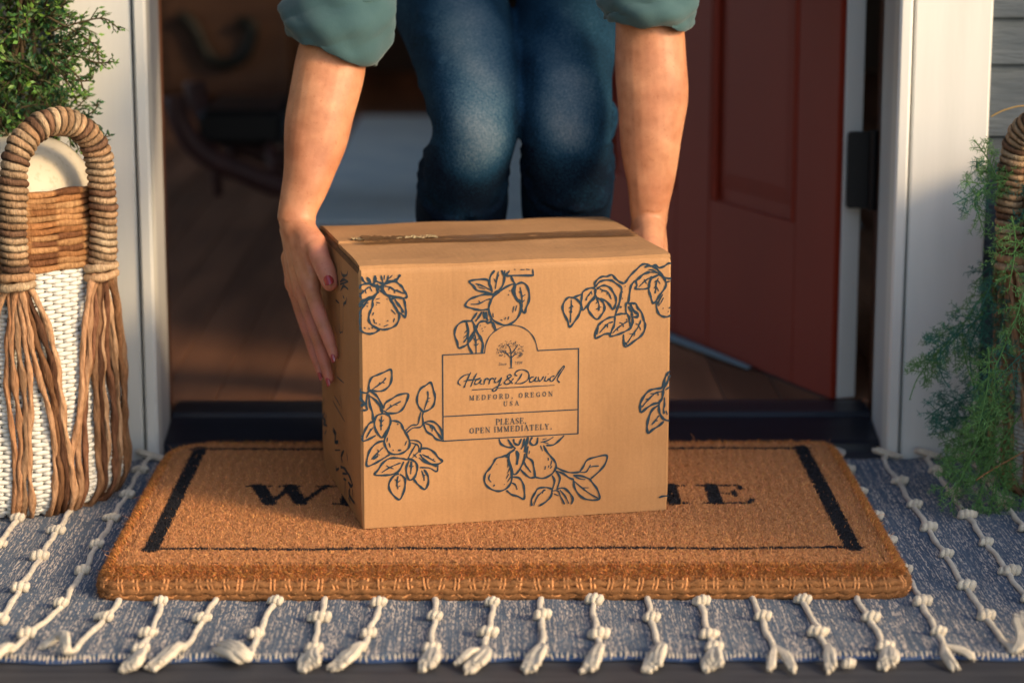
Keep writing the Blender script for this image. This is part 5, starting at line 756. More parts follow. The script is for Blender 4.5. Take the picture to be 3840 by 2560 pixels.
def skin_mat():
    m = mat('skin', (.54, .262, .135), (.44, .185, .092), rough=.48, scale=(14, 14, 14), spec=.35, sss=.12)
    nt = m.node_tree; N = nt.nodes; L = nt.links; bb = N['Principled BSDF']; src = bb.inputs['Base Color'].links[0].from_socket
    at_ = N.new('ShaderNodeAttribute'); at_.attribute_name = 'pink'; tc = N.new('ShaderNodeTexCoord')
    n = N.new('ShaderNodeTexNoise'); n.inputs['Scale'].default_value = 55; n.inputs['Detail'].default_value = 5; L.new(tc.outputs['Object'], n.inputs[0])
    r = N.new('ShaderNodeValToRGB'); r.color_ramp.elements[0].position = .3; r.color_ramp.elements[1].position = .7; r.color_ramp.elements[0].color = (.78, .68, .64, 1); r.color_ramp.elements[1].color = (1.08, 1.05, 1.05, 1); L.new(n.outputs['Fac'], r.inputs[0])
    m1 = N.new('ShaderNodeMix'); m1.data_type = 'RGBA'; m1.blend_type = 'MULTIPLY'; m1.inputs[0].default_value = 1; L.new(src, m1.inputs[6]); L.new(r.outputs[0], m1.inputs[7])
    m2 = N.new('ShaderNodeMix'); m2.data_type = 'RGBA'; L.new(at_.outputs['Fac'], m2.inputs[0]); L.new(m1.outputs[2], m2.inputs[6]); m2.inputs[7].default_value = (.60, .21, .155, 1); L.new(m2.outputs[2], bb.inputs['Base Color'])
    n5 = N.new('ShaderNodeTexNoise'); n5.inputs['Scale'].default_value = 230; n5.inputs['Detail'].default_value = 1; L.new(tc.outputs['Object'], n5.inputs[0])
    r5 = N.new('ShaderNodeValToRGB'); r5.color_ramp.elements[0].position = .64; r5.color_ramp.elements[1].position = .74; r5.color_ramp.elements[0].color = (1, 1, 1, 1); r5.color_ramp.elements[1].color = (.88, .82, .78, 1); L.new(n5.outputs['Fac'], r5.inputs[0])
    m5 = N.new('ShaderNodeMix'); m5.data_type = 'RGBA'; m5.blend_type = 'MULTIPLY'; m5.inputs[0].default_value = 1; L.new(m2.outputs[2], m5.inputs[6]); L.new(r5.outputs[0], m5.inputs[7]); L.new(m5.outputs[2], bb.inputs['Base Color'])
    n3 = N.new('ShaderNodeTexNoise'); n3.inputs['Scale'].default_value = 480; n3.inputs['Detail'].default_value = 3; L.new(tc.outputs['Object'], n3.inputs[0])
    bp = N.new('ShaderNodeBump'); bp.inputs['Strength'].default_value = .35; bp.inputs['Distance'].default_value = .0005; L.new(n3.outputs['Fac'], bp.inputs['Height']); L.new(bp.outputs[0], bb.inputs['Normal']); return m
M['skin'] = skin_mat()
body = voxel(b, 'body', M['skin'], .0019, 7, .5)
co = verts(body.data)
# fine shaping: knuckle creases, tendons, ulna bump; redder fingers and knuckles
pink = np.zeros(len(co)); no_ = np.zeros(len(co)*3); body.data.vertices.foreach_get('normal', no_); no_ = no_.reshape(-1, 3)
disp = np.zeros(len(co))
def near(p, r): d = np.linalg.norm(co-np.array(p), axis=1); return np.exp(-(d/r)**2)
for H in (HL, {k: (P, HL[k][1]) for k, P in HR.items()}):
    for k, (P, R) in H.items():
        for j in (2, 3):
            disp += .0007*near(P[j], .0085)
            ax = (P[j]-P[j-1]).normalized()
            for off in (-.0018, .0018):
                d = (co-np.array(P[j]))@np.array(ax)-off; rad = np.linalg.norm(co-np.array(P[j]), axis=1); disp -= .00045*np.exp(-(d/.0006)**2)*(rad < .014)
        disp += .0012*near(P[1], .008)
        for j in range(2, 5): pink = np.maximum(pink, .85*near(P[j], .016))
        pink = np.maximum(pink, .45*near(P[1], .016))
def ridge(p, q, amp, wd):
    p, q = np.array(p), np.array(q); d = q-p; t = np.clip(((co-p)@d)/(d@d), 0, 1); rr = np.linalg.norm(co-p-t[:, None]*d, axis=1)
    out = (no_[:, 1] < .2); return amp*np.exp(-((rr)/wd)**2)*np.sin(np.pi*np.clip(t, .02, .98))**.5*out
def surf(p, q, s): return p
base = c8(290, 150, 2.775)
for k, a in (('index', (300, 230, 400, 600)), ('middle', (262, 230, 330, 640)), ('ring', (228, 230, 285, 640))):
    disp += ridge(c8(a[0], a[1], 2.765), c8(a[2], a[3], 2.752), .0011, .0045)
disp -= ridge(c8(365, 330, 2.757), c8(470, 600, 2.735), .0016, .0035)
disp += ridge(D(1466, 500, 2.855), D(1458, 400, 2.855), .0016, .005)-ridge(D(1480, 500, 2.85), D(1474, 420, 2.85), .0010, .004)
disp += ridge(D(715, 505, 2.775), D(735, 440, 2.785), .0012, .005); disp += .0022*near(D(650, 500, 2.79), .012)
disp += .0010*np.sin(co[:, 2]*60+co[:, 0]*30)*np.sin(co[:, 0]*70+1)*(co[:, 2] > .36)
co2 = co+no_*disp[:, None]; body.data.vertices.foreach_set('co', co2.ravel())
a_ = body.data.attributes.new('pink', 'FLOAT', 'POINT'); a_.data.foreach_set('value', pink)
body.data.transform(Matrix.Translation(-pr.location)); body.data.update(); body.parent = pr
# fingernails
M['nail'] = mat('coral_nail_polish', (.36, .034, .038), rough=.2, spec=.6, coat=.6)
def nail(ctr, ax, nrm, L_, W_):
    mb = MB(); ax = Vector(ax).normalized(); nrm = Vector(nrm); nrm = (nrm-ax*nrm.dot(ax)).normalized(); sd = ax.cross(nrm); V = []
    nu, nv = 22, 10
    for i in range(nu+1):
        for j in range(nv+1):
            s_ = (i/nu-.5)*2; t_ = (j/nv-.5)*2; w_ = sqrt(max(0, 1-abs(s_)**3.2)); x = t_*w_*W_/2; V.append(tuple(ctr+ax*s_*L_/2+sd*x+nrm*(-(x*x)/(W_*.80)-(s_*s_)*.0006)))
    mb.add(V, [(i*(nv+1)+j, (i+1)*(nv+1)+j, (i+1)*(nv+1)+j+1, i*(nv+1)+j+1) for i in range(nu) for j in range(nv)])
    o = part(mb, 'fingernail', M['nail'], pr); sm = o.modifiers.new('thick', 'SOLIDIFY'); sm.thickness = .0006; sm.offset = 0; return o
P = HL['thumb'][0]; nail(P[4]-(P[4]-P[3]).normalized()*.0035+Vector((-.0006, -.0124, .0034)), P[4]-P[3], Vector((-.06, -1, .34)), .0138, .0116)
for k, off, n_ in (('index', Vector((-.0030, -.0052, .0)), Vector((-.75, -.8, .25))), ('middle', Vector((-.0036, -.0048, .0)), Vector((-.85, -.7, .25))), ('ring', Vector((-.0040, -.0042, .0)), Vector((-.9, -.6, .25)))):
    P = HL[k][0]; a = (P[4]-P[3]).normalized(); nail(P[4]+a*.003+off, a, n_, .0105, .0072)
P = HL['little'][0]; a = (P[4]-P[3]).normalized(); nail(P[4]+a*.002+Vector((-.0042, -.0028, 0)), a, (-.9, -.5, .25), .008, .006)
for k, P in HR.items(): a = (P[4]-P[3]).normalized(); r_ = HL[k][1][4]; nail(P[4]+a*.002+Vector((r_*.93, 0, .001)), a, (1, -.1, .2), .010, .0075)
# --- jeans
j = MB()
for L_ in (legL, legR): chain(j, L_[:-1]+[(L_[-1][0], .050)], 30, 5)
chain(j, [(Vector((-.06, 3.40, .76)), .105), (Vector((.07, 3.40, .76)), .105)], 24, 4)
chain(j, [(Vector((-.02, 3.40, .72)), .12), (Vector((.0, 3.33, .84)), .118)], 24, 4)
# folds: bunched denim behind and below the knees
chain(j, [(D(1172, 300, 3.045), .010), (D(1160, 330, 3.05), .016), (D(1140, 350, 3.05), .02)], 10, 3)
chain(j, [(D(1390, 245, 3.05), .014), (D(1402, 262, 3.05), .013), (D(1380, 300, 3.05), .02)], 10, 3)
def denim():
    m = bpy.data.materials.new('blue_denim'); m.use_nodes = True; nt = m.node_tree; N = nt.nodes; L = nt.links; b = N['Principled BSDF']; b.inputs['Roughness'].default_value = .9; b.inputs['Specular IOR Level'].default_value = .05
    at_ = N.new('ShaderNodeAttribute'); at_.attribute_name = 'fade_shade'; tc = N.new('ShaderNodeTexCoord')
    mp = N.new('ShaderNodeMapping'); mp.inputs['Scale'].default_value = (300, 300, 620); L.new(tc.outputs['Object'], mp.inputs[0]); n = N.new('ShaderNodeTexNoise'); n.inputs['Scale'].default_value = 1; n.inputs['Detail'].default_value = 3; L.new(mp.outputs[0], n.inputs[0])
    mp2 = N.new('ShaderNodeMapping'); mp2.inputs['Scale'].default_value = (620, 620, 170); L.new(tc.outputs['Object'], mp2.inputs[0]); n2 = N.new('ShaderNodeTexNoise'); n2.inputs['Scale'].default_value = 1; n2.inputs['Detail'].default_value = 2; L.new(mp2.outputs[0], n2.inputs[0])
    n4 = N.new('ShaderNodeTexNoise'); n4.inputs['Scale'].default_value = 22; n4.inputs['Detail'].default_value = 4; L.new(tc.outputs['Object'], n4.inputs[0])
    s1 = N.new('ShaderNodeMath'); s1.operation = 'ADD'; L.new(n.outputs['Fac'], s1.inputs[0]); L.new(n2.outputs['Fac'], s1.inputs[1])
    s2 = N.new('ShaderNodeMath'); s2.operation = 'MULTIPLY_ADD'; s2.inputs[1].default_value = .62; s2.inputs[2].default_value = -.62; L.new(s1.outputs[0], s2.inputs[0])
    s3 = N.new('ShaderNodeMath'); s3.operation = 'MULTIPLY_ADD'; s3.inputs[1].default_value = .30; s3.inputs[2].default_value = -.15; L.new(n4.outputs['Fac'], s3.inputs[0])
    s4 = N.new('ShaderNodeMath'); s4.operation = 'ADD'; L.new(s2.outputs[0], s4.inputs[0]); L.new(s3.outputs[0], s4.inputs[1])
    s5 = N.new('ShaderNodeMath'); s5.operation = 'ADD'; L.new(at_.outputs['Fac'], s5.inputs[0]); L.new(s4.outputs[0], s5.inputs[1])
    r = N.new('ShaderNodeValToRGB'); e = r.color_ramp.elements; e[0].position = .0; e[0].color = (.0045, .009, .020, 1); e[1].position = 1; e[1].color = (.125, .160, .195, 1); q = e.new(.35); q.color = (.010, .040, .080, 1); q = e.new(.65); q.color = (.045, .088, .130, 1)
    L.new(s5.outputs[0], r.inputs[0]); L.new(r.outputs[0], b.inputs['Base Color'])
    bp = N.new('ShaderNodeBump'); bp.inputs['Strength'].default_value = .5; bp.inputs['Distance'].default_value = .0006; L.new(s1.outputs[0], bp.inputs['Height']); L.new(bp.outputs[0], b.inputs['Normal']); return m
jeans = voxel(j, 'jeans', denim(), .0045, 5, .5)
co = verts(jeans.data); no_ = np.zeros(len(co)*3); jeans.data.vertices.foreach_get('normal', no_); no_ = no_.reshape(-1, 3)
fade_shade = np.where(co[:, 2] < at(0, 330*K, 3.0)[2], .04, .26)  # knee wear is real; the darker shins have shade painted in
def fblob(p, q, r, amp):
    global fade_shade
    p, q = np.array(p), np.array(q); d = q-p; t = np.clip(((co-p)@d)/(d@d), 0, 1); rr = np.linalg.norm(co-p-t[:, None]*d, axis=1); fade_shade = np.maximum(fade_shade, amp*np.exp(-(rr/r)**2.4))
fblob(D(1050, -40, 3.06), D(1100, 150, 2.99), .058, .74); fblob(D(1100, 150, 2.98), D(1108, 330, 2.93), .047, .78)
fblob(D(1290, -40, 3.04), D(1290, 160, 2.97), .048, .52); fblob(D(1300, 180, 2.96), D(1302, 290, 2.94), .043, .82)
wr_ = np.zeros(len(co))
def fold(p, q, amp, wd):
    p, q = np.array(p), np.array(q); d = q-p; t = np.clip(((co-p)@d)/(d@d), 0, 1); rr = np.linalg.norm(co-p-t[:, None]*d, axis=1); return amp*np.exp(-(rr/wd)**2)
for (c0, s_) in ((1070, 1), (1300, 1)):
    for q in range(7):
        yy = 345+q*26+rnd.uniform(-6, 6); wr_ += fold(D(c0-105, yy, 3.02), D(c0-20, yy+rnd.uniform(15, 40), 2.99), .0035, .006)+fold(D(c0+105, yy-8, 3.02), D(c0+15, yy+rnd.uniform(15, 40), 2.99), .0035, .006)
    for q in range(5): wr_ += fold(D(c0-130+q*6, 250-q*55, 3.08), D(c0-60, 262-q*60, 3.0), .0028, .007)
for (c0, sg) in ((1062, 1), (1304, 1)):
    for (ya, yb, xa, xb, am) in ((372, 392, -108, -20, -.0045), (392, 384, 20, 108, -.0045), (412, 428, -100, 30, -.004), (440, 424, -10, 108, -.004), (462, 476, -106, 0, -.0035), (486, 470, 20, 108, -.0035)): wr_ += fold(D(c0+xa, ya, 3.0), D(c0+xb, yb, 3.0), am, .007)
wr_ += .0012*np.sin(co[:, 2]*45+co[:, 0]*35)*np.sin(co[:, 1]*38+co[:, 0]*51)
fade_shade = np.clip(fade_shade-wr_*14+.05*np.sin(co[:, 2]*90+co[:, 0]*60), 0, 1)
jeans.data.vertices.foreach_set('co', (co+no_*wr_[:, None]).ravel())
a_ = jeans.data.attributes.new('fade_shade', 'FLOAT', 'POINT'); a_.data.foreach_set('value', fade_shade)
jeans.data.transform(Matrix.Translation(-pr.location)); jeans.data.update(); jeans.parent = pr
# --- shirt with rolled sleeves
M['shirt'] = mat('teal_shirt_cloth', (.036, .078, .086), (.050, .098, .104), rough=.9, scale=(18, 18, 18), bump=.5, bscale=(500, 500, 500), bdist=.0005, spec=.1, sheen=.2)
s = MB()
chain(s, [(Vector((0, 3.40, .84)), .128), (Vector((0, 3.30, .90)), .125), (Vector((0, 3.16, .97)), .132), (Vector((0, 3.07, 1.0)), .115)], 26, 4)
chain(s, [(Vector((-.17, 3.09, .94)), .068), (Vector((0, 3.06, 1.0)), .085), (Vector((.17, 3.10, .94)), .068)], 20, 4)
for ax in (armL, armR): chain(s, [(ax[-1][0], .072), (ax[-2][0], .070), (ax[-3][0]+Vector((0, 0, .05)), .064)], 24, 4)
sh = voxel(s, 'shirt', M['shirt'], .006, 5); sh.data.transform(Matrix.Translation(-pr.location)); sh.parent = pr
def sleeve(rings, name, thick=.004):
    # rings: (centre, rx, ry, tilt normal) lofted; open at the forearm end
    m = MB(); n = 56; V = []; rings2 = []
    P = cr([tuple(r[0]) for r in rings], 5); R = cr([(r[1], r[2], r[3]) for r in rings], 5)
    for i, (p, q) in enumerate(zip(P, R)):
        for k in range(n):
            a = 2*pi*k/n; w_ = 1+.028*sin(3*a+i*.5)+.024*sin(7*a-i*.35)+.014*sin(13*a+i)
            V.append((p[0]+q[0]*w_*cos(a), p[1]+q[1]*w_*sin(a), p[2]-q[2]*cos(a)+.0015*sin(5*a+i*.4)))
    m.add(V, [(i*n+k, i*n+(k+1) % n, (i+1)*n+(k+1) % n, (i+1)*n+k) for i in range(len(P)-1) for k in range(n)])
    o = part(m, name, M['shirt'], pr); sm = o.modifiers.new('cloth', 'SOLIDIFY'); sm.thickness = thick; sm.offset = -1; return o
w2m = lambda p, y: hwm(p, y)
sleeve([(D(806, -170, 2.95), w2m(92, 2.95), .062, .0), (D(795, -80, 2.92), w2m(100, 2.92), .062, .004), (D(789, -5, 2.895), w2m(106, 2.9), .060, .004)], 'sleeve')
sleeve([(D(787, -14, 2.893), w2m(108, 2.89), .060, .004), (D(783, 10, 2.89), w2m(114, 2.89), .062, .006), (D(776, 42, 2.885), w2m(120, 2.885), .064, .010), (D(770, 70, 2.88), w2m(112, 2.88), .060, .015), (D(766, 98, 2.875), w2m(97, 2.875), .052, .020), (D(765, 114, 2.873), w2m(90, 2.873), .047, .018)], 'rolled_cuff', .005)
sleeve([(D(1478, -170, 2.97), w2m(92, 2.97), .060, .0), (D(1484, -80, 2.93), w2m(98, 2.93), .062, .003), (D(1487, -20, 2.915), w2m(100, 2.91), .060, .004)], 'sleeve')
sleeve([(D(1486, -26, 2.912), w2m(104, 2.91), .060, .0), (D(1486, 0, 2.91), w2m(104, 2.91), .062, .002), (D(1487, 22, 2.905), w2m(99, 2.905), .062, .005), (D(1486, 40, 2.903), w2m(92, 2.90), .055, .007), (D(1485, 52, 2.90), w2m(84, 2.90), .048, .005)], 'rolled_cuff', .005)
# hair
h = MB(); M['hair'] = mat('brown_hair', (.05, .025, .012), (.09, .045, .02), rough=.5, scale=(300, 300, 12), bump=.6, bscale=(500, 500, 20), bdist=.002)
h.ball(hp(0, .018, .022), (.083, .092, .108), None, 28, 18, R_, .02); chain(h, [(hp(0, .08, .0), .045), (hp(0, .13, -.05), .05), (hp(0, .16, -.13), .035), (hp(0, .17, -.2), .012)], 14, 4); part(h, 'hair', M['hair'], pr)
# ================= BASKETS =================
BCX, BCY, BR = -.612, 2.864, .142
M['straw'] = mat('banana_leaf_wrap', (.95, .95, .95), (.62, .58, .55), rough=.75, scale=(260, 260, 90), detail=5, attr='col', bump=1, bscale=(520, 520, 130), bdist=.0022, spec=.15, lo=.3, hi=.6)
M['whitecord'] = mat('white_paper_cord', (.66, .64, .58), (.54, .53, .49), rough=.8, scale=(90, 90, 300), bump=.4, bscale=(300, 300, 700), bdist=.0006)
def tan():
    k = rnd.random(); a = np.array((.43, .245, .125)); b = np.array((.58, .43, .27)); c = np.array((.22, .12, .07)); v = a*(1-k)+b*k if rnd.random() < .8 else c
    return v*rnd.uniform(.8, 1.15)
def prad(z): return BR-.022*max(0, 1-z/.035)**2-.006*max(0, (z-.15)/.25)
def make_basket(label, group):
    root = empty('basket', (BCX, BCY, ZR)); tag(root, label, 'basket', group)
    X = lambda th, z, dr=0: (BCX+(prad(z)+dr)*sin(th), BCY-(prad(z)+dr)*cos(th), ZR+z)      # th from -y to +x
    m = MB(); m.tube([(BCX, BCY, ZR+z) for z in np.linspace(.001, .385, 20)], [prad(z)-.0075 for z in np.linspace(.001, .385, 20)], 64)
    part(m, 'gap_backing', mat('dark_gap_backing', (.05, .06, .065), rough=.95), root)  # dark cylinder added inside so the weave gaps read as shaded
    m = MB(); nr = 58; ns = 420
    for r in range(nr):
        z = .004+r*.0051; ph = (r % 2)*pi+rnd.uniform(-.3, .3)
        P = []; R = []
        for i in range(ns):
            th = 2*pi*i/ns; wv = sin(38*th+ph); zz_ = z+.0009*sin(th*7+r*.3)
            nt2 = max(0, sin(38*th+ph+1.2))**5; P.append(X(th, zz_, .0004*wv-.0042*nt2)); R.append(.0031*(1-.70*nt2))
        m.tube(P, R, 5, closed=True)
    part(m, 'woven_body', M['whitecord'], root)
    m = MB(); P = []; C = []
    rows = 13
    for r in range(rows):
        z = .301+r*.0073; n_ = 190; cc = [tan()*np.array((.82, .62, .44)) for _ in range(26)]
        P = [X(2*pi*i/n_, z+.0007*sin(i*.31+r), .0012+.0006*sin(i*.5+r*2)) for i in range(n_)]
        m.tube(P, [.0042]*n_, 10, c=lambda i, a, cc=cc, n_=n_: tuple(cc[int(i/n_*26) % 26]*(.8+.3*abs(sin(a*1.5+i*.55)))), closed=True, mod=lambda i, a: 1+.17*sin(2*a+i*.55)+.08*sin(5*a+i*.3))
    part(m, 'rope_rim', M['straw'], root)
    # wrapped arch handle
    tL, tR = radians(19), radians(63); a = Vector(X(tL, .295, .016)); b = Vector(X(tR, .295, .016)); out = Vector((sin(radians(41)), -cos(radians(41)), 0)); side = (b-a).normalized()
    path = []
    top = .474
    for t_ in np.linspace(0, 1, 14): path.append(a+Vector((0, 0, (top-.295-.062)*t_))+out*.004*sin(pi*t_*.5)-side*.003*sin(pi*t_))
    ca = path[-1]; wd = (b-a).length/2; cen = ca+side*(wd)+side*.003*sin(pi)
    for t_ in np.linspace(.08, .92, 22): th = pi*(1-t_); path.append(cen+side*wd*cos(th)+Vector((0, 0, .062*sin(th))))
    for t_ in np.linspace(1, 0, 14): path.append(b+Vector((0, 0, (top-.295-.062)*t_))+out*.004*sin(pi*t_*.5)+side*.003*sin(pi*t_))
    pth = [np.array(p) for p in path]; s = np.concatenate([[0], np.cumsum([np.linalg.norm(q-p) for p, q in zip(pth, pth[1:])])]); N_ = int(s[-1]/.00085); tt_ = np.linspace(0, s[-1], N_); A = np.array(pth)
    PP = [(np.interp(t, s, A[:, 0]), np.interp(t, s, A[:, 1]), np.interp(t, s, A[:, 2])) for t in tt_]
    wc = [tan() for _ in range(90)]; tilt = [rnd.uniform(.5, 1.1) for _ in range(90)]; bump_ = [rnd.uniform(.93, 1.07) for _ in range(90)]
    def ph(i, a): return tt_[i]/.0084+.22*sin(a+.6)+.05*sin(3*a)
    def md(i, a): p = ph(i, a); q = int(p) % 90; return bump_[q]*(.80+.20*abs(sin(pi*p))**.55)
    def cf(i, a): p = ph(i, a); q = int(p) % 90; f = p-int(p); return tuple(wc[q]*(1 if .14 < f < .86 else .25)*(.92+.16*sin(a*2+q)))  # crease shade between the wraps is painted into the colour
    m = MB(); m.tube(PP, [.0170]*N_, 30, c=cf, mod=md); part(m, 'wrapped_handle', M['straw'], root)
    for th in (tL, tR):
        m = MB(); c0 = Vector(X(th, .292, .014))
        for k in range(2):
            R2 = []; cc = tan()*1.1
            for q in range(40): an = 2*pi*q/40; R2.append(c0+Vector((cos(th)*.0185*cos(an)+sin(th)*.0155*sin(an), sin(th)*.0185*cos(an)-cos(th)*.0155*sin(an), .004-k*.010+.002*sin(an+k))))
            m.tube(R2, .0052, 9, c=tuple(cc), closed=True, mod=lambda i, a: 1+.1*sin(2*a+i*.9))
        part(m, 'knot', M['straw'], root)
        fan = ((-27, 3), (1, 4), (21, 4)) if th == tL else ((-15, 3), (0, 3), (14, 3), (30, 2))
        m = MB()
        for (dg, cnt) in fan:
            for k in range(cnt):
                t1 = th+radians(dg+(k-cnt/2)*2.9); t0 = th+radians((k-cnt/2)*2.0+dg*.12); P = []; lift = rnd.uniform(.0, .005)
                for i in range(30):
                    f = i/29; z = .288*(1-f)+.002; e = f**.62; tq = t0+(t1-t0)*min(1, e*1.15)+radians(1.2*sin(f*9+k+dg)); P.append(X(tq, z, .0055+lift*(1-f)+.008*(1-f)**3+.0016*sin(f*14+k*2)))
                P += [X(t1-radians(2), .0015, -.004), X(t1-radians(3), .0015, -.03)]
                cc = tan()*(1.0 if rnd.random() < .55 else .55)*np.array((1, .85, .8)); r0 = rnd.uniform(.0030, .0043); n_ = len(P)
                Pf = cr(P, 3); m.tube(Pf, [r0*(1+.16*sin(i*.37+k)) for i in range(len(Pf))], 9, c=lambda i, a, cc=cc: tuple(cc*(.78+.35*abs(sin(i*.23+a)))), mod=lambda i, a: 1+.24*sin(2*a+i*.42)+.10*sin(5*a-i*.3))
        part(m, 'twisted_strands', M['straw'], root)
    return root
bk1 = make_basket('tall white woven basket with wrapped arch handle, in front of the left door casing', 'tall handled baskets beside the door')
# its twin on the other side of the door
bk2 = bk1.copy(); col.objects.link(bk2); bk2.location = (.768, 2.885, ZR); bk2.rotation_euler = (0, 0, radians(-92)); bk2['label'] = 'tall woven basket half hidden behind the hanging fern at the right edge'
for c_ in list(bk1.children): d_ = c_.copy(); col.objects.link(d_); d_.parent = bk2; d_.matrix_parent_inverse = c_.matrix_parent_inverse
# planter pots standing in the baskets
def pot(x, y, label):
    r = empty('ceramic_globe', (x, y, ZR+.06)); tag(r, label, 'ceramic globe'); m = MB()
    prof_ = [(.070, .06), (.100, .12), (.124, .24), (.130, .34), (.127, .385), (.116, .412), (.096, .432), (.066, .442), (.034, .446), (.002, .447)]
    pts = cr([(a, b_, 0) for a, b_ in prof_], 4); n = 56; V = []
    for p in pts:
        for k in range(n): t_ = 2*pi*k/n; V.append((x+p[0]*cos(t_), y+p[0]*sin(t_), ZR+p[1]))
    m.add(V, [(i*n+k, i*n+(k+1) % n, (i+1)*n+(k+1) % n, (i+1)*n+k) for i in range(len(pts)-1) for k in range(n)]+[tuple((len(pts)-1)*n+k for k in range(n))]); part(m, 'shell', M['pot'], r)
M['pot'] = mat('speckled_cream_ceramic', (.44, .37, .27), (.52, .45, .34), rough=.6, scale=(120, 120, 120), lo=.3, hi=.45, bump=.2, bscale=(150, 150, 150))
pot(-.622, 2.862, 'smooth cream speckled rounded globe seen through the arch handle of the left basket')
pot(.768, 2.885, 'cream rounded globe inside the right basket, hidden by the fern')

# ================= PLANTS =================
def leaf_quad(V, F, C, p, d, nrm, L_, W_, c):
    s = np.cross(d, nrm); s /= (np.linalg.norm(s)+1e-9); n = len(V)
    V += [p, p+d*L_*.45+s*W_/2, p+d*L_+nrm*L_*.10, p+d*L_*.45-s*W_/2]; F.append((n, n+1, n+2, n+3)); C += [c]*4
def unit(v): v = np.array(v, float); return v/(np.linalg.norm(v)+1e-9)
def sprig(V, F, C, st, P, n_tw, twl, leafL, leafW, cA, cB, tip=None):
    # leafy sprig: stem P, side twigs with small oval leaves, lighter at the tips
    Q_ = [np.array(q) for q in cr(P, 5)]; m_ = len(Q_); st.tube([tuple(q) for q in Q_], [.0016*(1-.6*i/m_) for i in range(m_)], 5, c=(.06, .045, .02))
    for k in range(n_tw):
        f = (k+.6)/n_tw; i = min(m_-2, int(f*(m_-1))); p = Q_[i]; ax = unit(Q_[i+1]-Q_[i]); r = unit(rng.normal(0, 1, 3)); r = unit(r-ax*(r@ax))
        d = unit(ax*.75+r*.75); l = twl*(1-.55*f)*rnd.uniform(.6, 1.15); e = p+d*l; st.tube([tuple(p), tuple(p+d*l*.5+np.array((0, 0, .001))), tuple(e)], [.0009, .0008, .0005], 4, c=(.06, .07, .025))
        nl = max(4, int(l/.0036))
        for q in range(nl):
            g = (q+1)/nl; b0 = p+d*l*g; rr = unit(rng.normal(0, 1, 3)); rr = unit(rr-d*(rr@d)); ld = unit(d*.7+rr*.75); mix = min(1, max(0, f*.55+g*.45+rnd.uniform(-.3, .25)))**1.6
            leaf_quad(V, F, C, b0, ld, unit(np.cross(ld, rr)+rng.normal(0, .3, 3)), leafL*rnd.uniform(.75, 1.2), leafW*rnd.uniform(.8, 1.2), tuple((np.array(cA)*(1-mix)+np.array(cB)*mix)*rnd.uniform(.75, 1.25)))
M['leaf'] = mat('small_leaf', (1, 1, 1), rough=.45, attr='col', spec=.35)
M['stem'] = mat('stem', (1, 1, 1), rough=.8, attr='col')
pl = empty('evergreen_shrub', (-.63, 2.885, .41)); tag(pl, 'bushy small-leaved evergreen growing out of the left basket behind its arch handle', 'shrub')
V, F, C = [], [], []; stm = MB()
A_, B_ = (.018, .085, .030), (.13, .24, .030)
A2 = (.012, .055, .032)
for k in range(620):
    x = rnd.uniform(-.80, -.528); z = rnd.uniform(.445, .80); y = 2.90+rnd.uniform(-.055, .09)
    if x > -.545 and rnd.random() < .5: continue
    d = unit((rnd.uniform(-1, 1), rnd.uniform(-1.2, .3), rnd.uniform(-.5, 1))); l = rnd.uniform(.035, .065); p = np.array((x, y, z))
    sprig(V, F, C, stm, [p, p+d*l*.5+np.array((0, 0, .004)), p+d*l], 9, .028, .0090, .0046, A_ if rnd.random() < .6 else A2, B_)
for (pts, y, nt_, tw) in (([(180, 120), (300, 85), (390, 70), (448, 112)], 2.875, 16, .024), ([(180, 60), (235, 20), (250, -20)], 2.88, 9, .022), ([(180, 170), (260, 150), (310, 95)], 2.87, 12, .022), ([(190, 200), (300, 215), (360, 235), (425, 232)], 2.87, 15, .020), ([(200, 260), (280, 300), (340, 300), (352, 262)], 2.868, 12, .014), ([(240, 240), (300, 300), (318, 370)], 2.866, 11, .016), ([(190, 130), (240, 190), (330, 160)], 2.88, 12, .024),
                      ([(190, 230), (250, 280), (262, 315)], 2.87, 9, .02), ([(230, 470), (310, 440), (355, 415), (368, 380)], 2.875, 10, .012), ([(260, 450), (340, 450), (385, 500)], 2.872, 12, .014), ([(300, 500), (350, 520), (415, 510)], 2.87, 10, .012), ([(330, 520), (370, 540), (382, 575)], 2.87, 8, .012), ([(200, 400), (235, 370), (226, 340)], 2.86, 9, .016), ([(150, 380), (250, 420), (330, 480), (350, 560)], 2.862, 14, .018), ([(170, 60), (300, 130), (360, 180), (372, 240)], 2.872, 14, .020), ([(160, 200), (240, 290), (290, 380)], 2.868, 12, .020), ([(150, 300), (220, 330), (240, 395)], 2.865, 10, .02)):
    sprig(V, F, C, stm, [at(u, v, y) for u, v in pts], nt_, tw, .0074, .0032, A2 if pts[0][1] > 350 else A_, (.05, .13, .045) if pts[0][1] > 350 else B_)
lm = MB(); lm.add(V, F, C); part(lm, 'foliage', M['leaf'], pl, False)
for k in range(16):
    x = -.63+rnd.uniform(-.03, .03); stm.tube(cr([(x, 2.88, .40), (x+rnd.uniform(-.07, .06), 2.89, .52), (x+rnd.uniform(-.14, .09), 2.9+rnd.uniform(-.03, .05), .75)], 5), .003, 6, c=(.06, .04, .02))
part(stm, 'stems', M['stem'], pl)
